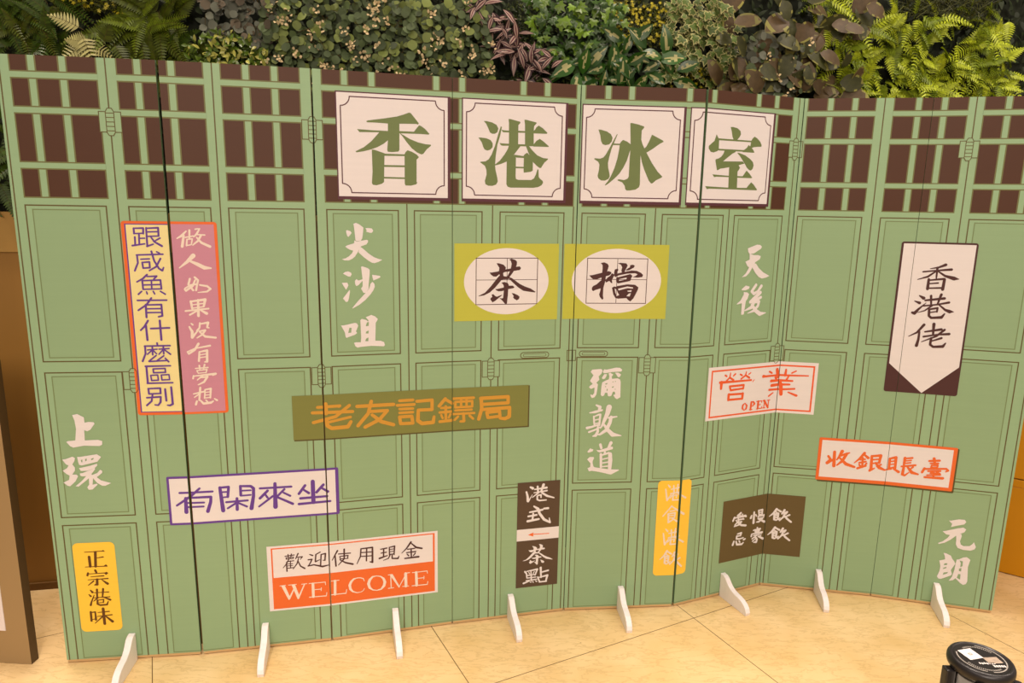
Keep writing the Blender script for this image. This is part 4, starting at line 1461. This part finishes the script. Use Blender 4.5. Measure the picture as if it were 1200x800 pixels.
def frond(bm, base, d, n, L, Wd, pairs, mi, bend=0.5, stemmi=1, pw=None):
    """a pinnate fern frond: curved rachis with paired leaflets"""
    d, s, n = frame(d, n)
    prev = base
    for i in range(1, pairs + 1):
        t = i / pairs
        c = base + d * (L * t) - n * (L * bend * t * t * 0.5) - Vector((0, 0, L * bend * 0.35 * t * t))
        stem(bm, prev, c, 0.0012, stemmi)
        if t > 0.10:
            w = Wd / 2 * (min(1, 0.45 + 2.2 * t) if t < 0.35 else max(0.10, 1 - ((t - 0.35) / 0.65) ** 1.5 * (1 - 0.08)))
            dd = (c - prev).normalized()
            for sg in (-1, 1):
                ld = (s * sg + dd * 0.35).normalized()
                leaf(bm, c, ld, n, w, (pw or L / pairs * 1.25), (0.9, 0.95, 0.6, 0.05), MID, 0.12, 0.12, mi)
        prev = c

# --- feathery dark fern, far left (hangs below the planting's lower edge)
def fern(name, label, a0, z0, n, L, Wd, pairs, cols, spread, group=None, up=0.2, outw=0.55, pw=None, cat='fern', rx=0.05, rz=0.05, off=0.01):
    bm = bmesh.new()
    for i in range(n):
        a = R.uniform(*spread)
        d = Vector((math.sin(a), -outw * R.uniform(0.5, 1.5), math.cos(a) + up))
        nn = Vector((-0.5 * math.sin(a) * 0.4 + R.uniform(-0.3, 0.3), -0.8, 0.5 + R.uniform(-0.2, 0.3)))
        b = Vector((R.uniform(-rx, rx), -off - R.uniform(0, 0.03), R.uniform(-rz, rz)))
        l = L * R.uniform(0.65, 1.15)
        frond(bm, b, d, nn, l, Wd * R.uniform(0.8, 1.15), pairs, 0 if R.random() < 0.7 else 2, R.uniform(0.3, 0.8), 1, pw=pw)
    return plant(name, label, a0, z0, bm, cols, cat, group)

G_dk = leafmat('dark_fern_green', (0.034, 0.064, 0.004))
G_dk2 = leafmat('olive_fern_green', (0.055, 0.075, 0.004))
G_stem = mat('brown_stem', (0.09, 0.06, 0.015), 0.7)
G_pale = leafmat('pale_olive_fern', (0.36, 0.34, 0.13), 0.2)
G_olive = leafmat('yellow_olive_fern', (0.10, 0.14, 0.006))
fern('feathery_fern', 'dark feathery fern at the far left of the plant wall', 0.16, 2.20, 75, 0.15, 0.055, 20, [G_dk, G_stem, G_dk2], (-3.14, 3.14), up=0.1, rx=0.13, rz=0.1)
fern('hanging_fern', 'dark fern hanging over the tan band, left of the screen', 0.0, 1.80, 40, 0.22, 0.06, 20, [G_dk, G_stem, G_dk], (-3.14, 3.14), up=-0.45, rx=0.24, rz=0.14)
fern('pale_fern', 'pale olive fern with arching fronds above the first lattice window', 0.41, 2.155, 9, 0.11, 0.085, 11, [G_pale, G_stem, G_dk2], (-2.6, 2.6), up=-0.35, rx=0.07, rz=0.03, pw=0.0085, off=0.09)
fern('olive_fern', 'broad yellow olive fern above the second lattice window', 0.58, 2.235, 42, 0.18, 0.075, 20, [G_olive, G_stem, G_dk2], (-3.14, 3.14), up=0.0, rx=0.12, rz=0.06)
fern('drooping_fern', 'low dark olive fern touching the screen top near the black fold', 0.60, 2.08, 44, 0.14, 0.06, 15, [G_dk2, G_stem, G_dk], (-3.14, 3.14), up=-0.2, rx=0.14, rz=0.05)

# --- star flower mats
G_mat = leafmat('mat_green', (0.0700, 0.0805, 0.0056))
Y_star = leafmat('yellow_star_flower', (0.36, 0.31, 0.012), 0.3)
def star_mat(name, label, a0, z0, ra, rz_, n, flowers, group=None):
    bm = bmesh.new()
    for i in range(n):
        p = Vector((R.uniform(-ra, ra), -R.uniform(0.005, 0.05), R.uniform(-rz_, rz_)))
        leaf(bm, p, rdir(), rnrm(0.9), R.uniform(0.012, 0.022), 0.007, TINY, MID, 0.1, 0.2, 0)
    for i in range(flowers):
        p = Vector((R.uniform(-ra, ra), -R.uniform(0.045, 0.062), R.uniform(-rz_, rz_)))
        nn = rnrm(0.5); d, s, q = frame(Vector((1, 0, 0.2)), nn)
        a0_ = R.uniform(0, 1)
        for k in range(5):
            a = a0_ + k * 1.2566
            leaf(bm, p, d * math.cos(a) + s * math.sin(a), q, 0.008, 0.005, TINY, MID, 0.0, 0.1, 1)
    return plant(name, label, a0, z0, bm, [G_mat, Y_star], 'plant', group)
star_mat('star_flower_mat', 'mat of tiny yellow flowers at the top left of the plant wall', 0.40, 2.31, 0.13, 0.055, 700, 70)
star_mat('star_flower_mat', 'mat of tiny yellow flowers above the variegated arum', 2.47, 2.345, 0.12, 0.085, 800, 150)
star_mat('star_flower_mat', 'mat of tiny yellow flowers just above the fourth title board', 2.77, 2.10, 0.17, 0.085, 1000, 95)

# --- small-leaved bright shrub
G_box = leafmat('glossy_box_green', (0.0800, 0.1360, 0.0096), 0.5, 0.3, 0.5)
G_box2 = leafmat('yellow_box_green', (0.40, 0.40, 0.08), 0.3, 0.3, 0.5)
def small_shrub(name, label, a0, z0, ra, rz_, n, ms, L, Wd, frac2, depth=0.09, prof=OVATE):
    bm = bmesh.new()
    for i in range(n):
        a = R.uniform(0, 6.283); r = math.sqrt(R.random())
        p = Vector((ra * r * math.cos(a), -R.uniform(0.01, depth) , rz_ * r * math.sin(a)))
        front = -p.y > depth * 0.6
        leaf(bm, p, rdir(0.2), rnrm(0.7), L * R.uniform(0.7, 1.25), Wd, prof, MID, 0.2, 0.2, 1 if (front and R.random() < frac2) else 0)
    return plant(name, label, a0, z0, bm, ms)
small_shrub('box_shrub', 'bright small-leaved shrub above the third lattice window', 0.855, 2.105, 0.145, 0.095, 700, [G_box, G_box2], 0.028, 0.013, 0.45, 0.13)

# --- round-leaved silver plants
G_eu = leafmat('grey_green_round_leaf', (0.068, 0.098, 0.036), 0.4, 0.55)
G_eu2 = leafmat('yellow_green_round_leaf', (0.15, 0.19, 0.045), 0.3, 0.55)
G_blo = leafmat('pale_blossom', (0.60, 0.47, 0.25), 0.2)
G_rose = leafmat('dusty_rose_leaf', (0.10, 0.08, 0.05), 0.35, 0.6)
G_silv = leafmat('silver_grey_leaf', (0.1020, 0.1110, 0.0780), 0.3, 0.55)
def eucalyptus(name, label, a0, z0, ra, rz_, n, ms, size, blossom, depth=0.11):
    bm = bmesh.new()
    for i in range(n):
        p = Vector((R.uniform(-ra, ra), -R.uniform(0.008, depth), R.uniform(-rz_, rz_)))
        front = -p.y > depth * 0.55
        r = R.random()
        L = size * R.uniform(0.55, 1.25)
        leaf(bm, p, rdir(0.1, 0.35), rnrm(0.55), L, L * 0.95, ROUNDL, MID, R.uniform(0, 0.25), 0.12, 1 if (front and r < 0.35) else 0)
        if i % 3 == 0:
            stem(bm, p, p + Vector((R.uniform(-.05, .05), 0.015, R.uniform(-.06, .02))), 0.0012, 3)
    for i in range(blossom):
        p = Vector((R.uniform(-ra, ra), -R.uniform(depth * 0.85, depth * 1.12), R.uniform(-rz_, rz_)))
        for k in range(R.randint(4, 8)):
            q = p + Vector((R.uniform(-.014, .014), R.uniform(-.006, .006), R.uniform(-.016, .016)))
            leaf(bm, q, rdir(0.2), rnrm(0.6), R.uniform(0.009, 0.015), 0.010, ROUNDL, MID, 0.1, 0.2, 2)
    return plant(name, label, a0, z0, bm, ms)
eucalyptus('round_leaf_plant', 'dusty rose round-leaved plant at the top edge, above the bright shrub', 0.90, 2.275, 0.12, 0.10, 240, [G_silv, G_rose, G_rose, G_stem], 0.032, 8)
eucalyptus('flowering_eucalyptus', 'wide round-leaved plant dotted with pale blossoms above the first title board', 1.42, 2.19, 0.43, 0.18, 1500, [G_eu, G_eu2, G_blo, G_stem], 0.034, 70)
eucalyptus('silver_dollar_plant', 'blue grey small round-leaved plant among the brown mottled leaves', 3.07, 2.17, 0.15, 0.13, 260, [G_silv, G_eu, G_blo, G_stem], 0.034, 10, 0.15)

# --- purple striped spiderwort
T_edge = leafmat('purple_leaf_edge', (0.04, 0.014, 0.018), 0.3, 0.4)
T_silver = leafmat('silver_pink_stripe', (0.40, 0.29, 0.22), 0.25, 0.4)
T_mid = leafmat('purple_midrib', (0.12, 0.03, 0.045), 0.3, 0.4)
bm = bmesh.new()
TC = ((-1, 0), (-0.55, 1), (-0.2, 2), (0.2, 1), (0.55, 0), (1, 0))
for i in range(100):
    t = R.random()
    p = Vector((-0.14 + 0.27 * t + R.uniform(-0.055, 0.055), -R.uniform(0.02, 0.12), 0.14 - 0.25 * t + R.uniform(-0.06, 0.06)))
    a = R.uniform(0, 6.283)
    leaf(bm, p, Vector((math.cos(a), -0.4, math.sin(a) - 0.25)), rnrm(0.5), R.uniform(0.045, 0.085), R.uniform(0.022, 0.032), LANCE, TC, R.uniform(0.1, 0.5), 0.25, 0)
plant('striped_spiderwort', 'purple and silver striped trailing plant above the second title board', 1.93, 2.225, bm, [T_edge, T_silver, T_mid])

# --- fine dark creeping moss patches
G_moss = leafmat('dark_creeper', (0.0245, 0.0385, 0.0070), 0.5, 0.5)
G_moss2 = leafmat('mid_creeper', (0.0510, 0.0660, 0.0096), 0.4, 0.5)
small_shrub('fine_creeper', 'fine dark creeper between the striped plant and the green ivy', 2.01, 2.31, 0.11, 0.11, 700, [G_moss, G_moss2], 0.014, 0.008, 0.35, 0.06, TINY)
small_shrub('fine_creeper', 'fine dark creeper touching the screen top beside the striped plant', 2.08, 2.10, 0.14, 0.085, 800, [G_moss, G_moss2], 0.014, 0.008, 0.25, 0.06, TINY)

# --- ivies
IVY = [(0, 0), (-0.28, -0.12), (-0.55, 0.02), (-0.36, 0.26), (-0.48, 0.58), (-0.20, 0.55), (0, 1.0), (0.20, 0.55), (0.48, 0.58), (0.36, 0.26), (0.55, 0.02), (0.28, -0.12)]
def ivy_leaf(bm, p, d, n, L, mi, inner=None):
    d, s, n = frame(d, n)
    c = bm.verts.new(p + d * (0.3 * L) + n * (0.06 * L))
    vs = [bm.verts.new(p + s * (x * L) + d * (y * L) - n * (0.10 * L * (x * x + y * y))) for x, y in IVY]
    for i in range(len(vs)):
        bm.faces.new((c, vs[i], vs[(i + 1) % len(vs)])).material_index = mi
    if inner is not None:
        k = 0.78; o = n * 0.0012
        c = bm.verts.new(p + d * (0.3 * L) + n * (0.06 * L) + o)
        vs = [bm.verts.new(p + o + s * (x * L * k) + d * ((0.3 + (y - 0.3) * k) * L) - n * (0.10 * L * k * k * (x * x + y * y))) for x, y in IVY]
        for i in range(len(vs)):
            bm.faces.new((c, vs[i], vs[(i + 1) % len(vs)])).material_index = inner
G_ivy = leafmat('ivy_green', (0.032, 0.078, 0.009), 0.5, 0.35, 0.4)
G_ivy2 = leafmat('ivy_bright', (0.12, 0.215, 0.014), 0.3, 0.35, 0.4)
G_var = leafmat('variegated_margin', (0.3640, 0.3500, 0.1330), 0.25, 0.45)
G_var2 = leafmat('variegated_green', (0.0840, 0.1330, 0.0245), 0.35, 0.45)
def ivy(name, label, a0, z0, ra, rz_, n, ms, L, variegated, lf=0.3, depth=0.10):
    bm = bmesh.new()
    for i in range(n):
        p = Vector((R.uniform(-ra, ra), -R.uniform(0.008, depth), R.uniform(-rz_, rz_)))
        a = R.uniform(-2.4, 2.4)
        d = Vector((math.sin(a), -0.35, -math.cos(a)))
        front = -p.y > depth * 0.5
        if variegated: ivy_leaf(bm, p, d, rnrm(0.5), L * R.uniform(0.6, 1.2), 0, 1)
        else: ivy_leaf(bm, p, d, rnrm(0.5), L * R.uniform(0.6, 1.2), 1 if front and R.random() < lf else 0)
    return plant(name, label, a0, z0, bm, ms)
ivy('green_ivy', 'plain green ivy left of the variegated arum', 2.21, 2.28, 0.20, 0.14, 360, [G_ivy, G_ivy2], 0.040, False, 0.32)
ivy('variegated_ivy', 'cream edged ivy trailing above the fold by the fourth title board', 2.74, 2.29, 0.15, 0.16, 300, [G_var, G_var2], 0.043, True)

# --- arum with cream feathered leaf centres
G_ar = leafmat('arum_green', (0.0225, 0.0788, 0.0075), 0.4, 0.3, 0.5)
G_arc = leafmat('arum_cream', (0.3570, 0.3400, 0.1445), 0.2, 0.35)
bm = bmesh.new()
AC = ((-1, 0), (-0.55, 0), (-0.22, 1), (0, 1), (0.22, 0), (0.55, 0), (1, 0))
P9 = (0.04, 0.4, 0.7, 0.9, 1.0, 0.98, 0.86, 0.64, 0.34, 0.03)
def feather(k, i, j):
    if 1 < i < 8 and j in (2, 3): return 1 if R.random() < 0.85 else 0
    if 1 < i < 7 and j in (1, 4): return 1 if R.random() < 0.28 else 0
    return 0
for i in range(62):
    a = R.uniform(0, 6.283); r = math.sqrt(R.random())
    p = Vector((0.25 * r * math.cos(a), -R.uniform(0.02, 0.14), 0.11 * r * math.sin(a)))
    a = R.uniform(0, 6.283)
    L = R.uniform(0.075, 0.125)
    leaf(bm, p, Vector((math.cos(a), -0.45, math.sin(a) - 0.2)), rnrm(0.5), L, L * 0.5, P9, AC, R.uniform(0.1, 0.4), 0.2, 0, feather)
plant('variegated_arum', 'large green leaves with cream feathered centres above the third title board', 2.38, 2.155, bm, [G_ar, G_arc])

# --- brown mottled calathea
G_cal = mat('mottled_brown_leaf', (0.0845, 0.0553, 0.0228), 0.5, noise=0.45, nscale=(45, 45, 45))
G_cal2 = mat('mottled_green_leaf', (0.0450, 0.0480, 0.0132), 0.5, noise=0.5, nscale=(60, 60, 60))
G_calm = leafmat('leaf_margin_lime', (0.1950, 0.1875, 0.0413), 0.35, 0.5)
bm = bmesh.new()
CC = ((-1, 0), (-0.74, 0), (0, 0), (0.74, 0), (1, 0))
CP = (0.10, 0.62, 0.9, 1.0, 1.0, 0.96, 0.84, 0.6, 0.08)
for i in range(95):
    p = Vector((R.uniform(-0.32, 0.33), -R.uniform(0.015, 0.15), R.uniform(-0.20, 0.22)))
    a = R.uniform(0, 6.283)
    L = R.uniform(0.075, 0.13)
    g_ = 0 if R.random() < 0.5 else 1
    leaf(bm, p, Vector((math.cos(a), -0.4, math.sin(a) - 0.45)), rnrm(0.45), L, L * 0.72, CP, CC, R.uniform(0.1, 0.45), 0.1, 0,
         lambda k, i_, j, g_=g_: (2 if ((j in (0, 3) or i_ in (6, 7)) and R.random() < 0.38) else g_))
plant('mottled_calathea', 'broad brown leaves with lime mottled edges right of the cream edged ivy', 3.14, 2.26, bm, [G_cal, G_cal2, G_calm])

# --- bright lime sword ferns on the right
G_lime = leafmat('lime_fern', (0.36, 0.44, 0.018), 0.3, 0.4)
G_lime2 = leafmat('deep_lime_fern', (0.15, 0.21, 0.008), 0.3, 0.4)
SF = 'lime sword ferns on the right of the plant wall'
for a0, z0, lab, n in ((3.42, 2.46, 'bright lime fern highest beside the brown mottled leaves', 18), (3.45, 2.30, 'bright lime fern beside the brown mottled leaves, upper clump', 22), (3.60, 2.16, 'bright lime fern low beside the brown mottled leaves, touching the screen', 22),
                       (3.80, 2.36, 'bright lime fern under the dark grass patch', 24), (3.93, 2.17, 'low bright lime fern above the hinge print of the rightmost panel pair', 24),
                       (4.16, 2.38, 'upper bright lime fern at the right end of the plant wall', 26), (4.24, 2.16, 'lower bright lime fern at the right end of the plant wall', 26)):
    fern('sword_fern', lab, a0, z0, int(n * 2.0), 0.135, 0.066, 12, [G_lime, G_lime2, G_lime2], (-3.14, 3.14), SF, up=0.0, outw=0.55, rx=0.14, rz=0.11, pw=0.0092)

# --- dark grass tuft
G_gr = leafmat('dark_grass', (0.0500, 0.0575, 0.0090), 0.5, 0.5)
bm = bmesh.new()
for i in range(520):
    p = Vector((R.uniform(-0.24, 0.24), -R.uniform(0.0, 0.05), R.uniform(-0.05, 0.08)))
    leaf(bm, p, Vector((R.uniform(-1, 1), -0.7, R.uniform(-0.6, 1))), rnrm(0.8), R.uniform(0.035, 0.07), 0.004, (1, 0.9, 0.6, 0.05), MID, R.uniform(0.1, 0.6), 0.2)
plant('grass_tuft', 'dark fine grass at the top right edge above the lime ferns', 3.95, 2.50, bm, [G_gr], 'grass')
# --- dark undergrowth that closes the planting behind the leaves
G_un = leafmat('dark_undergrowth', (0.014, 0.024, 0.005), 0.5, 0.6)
bm = bmesh.new()
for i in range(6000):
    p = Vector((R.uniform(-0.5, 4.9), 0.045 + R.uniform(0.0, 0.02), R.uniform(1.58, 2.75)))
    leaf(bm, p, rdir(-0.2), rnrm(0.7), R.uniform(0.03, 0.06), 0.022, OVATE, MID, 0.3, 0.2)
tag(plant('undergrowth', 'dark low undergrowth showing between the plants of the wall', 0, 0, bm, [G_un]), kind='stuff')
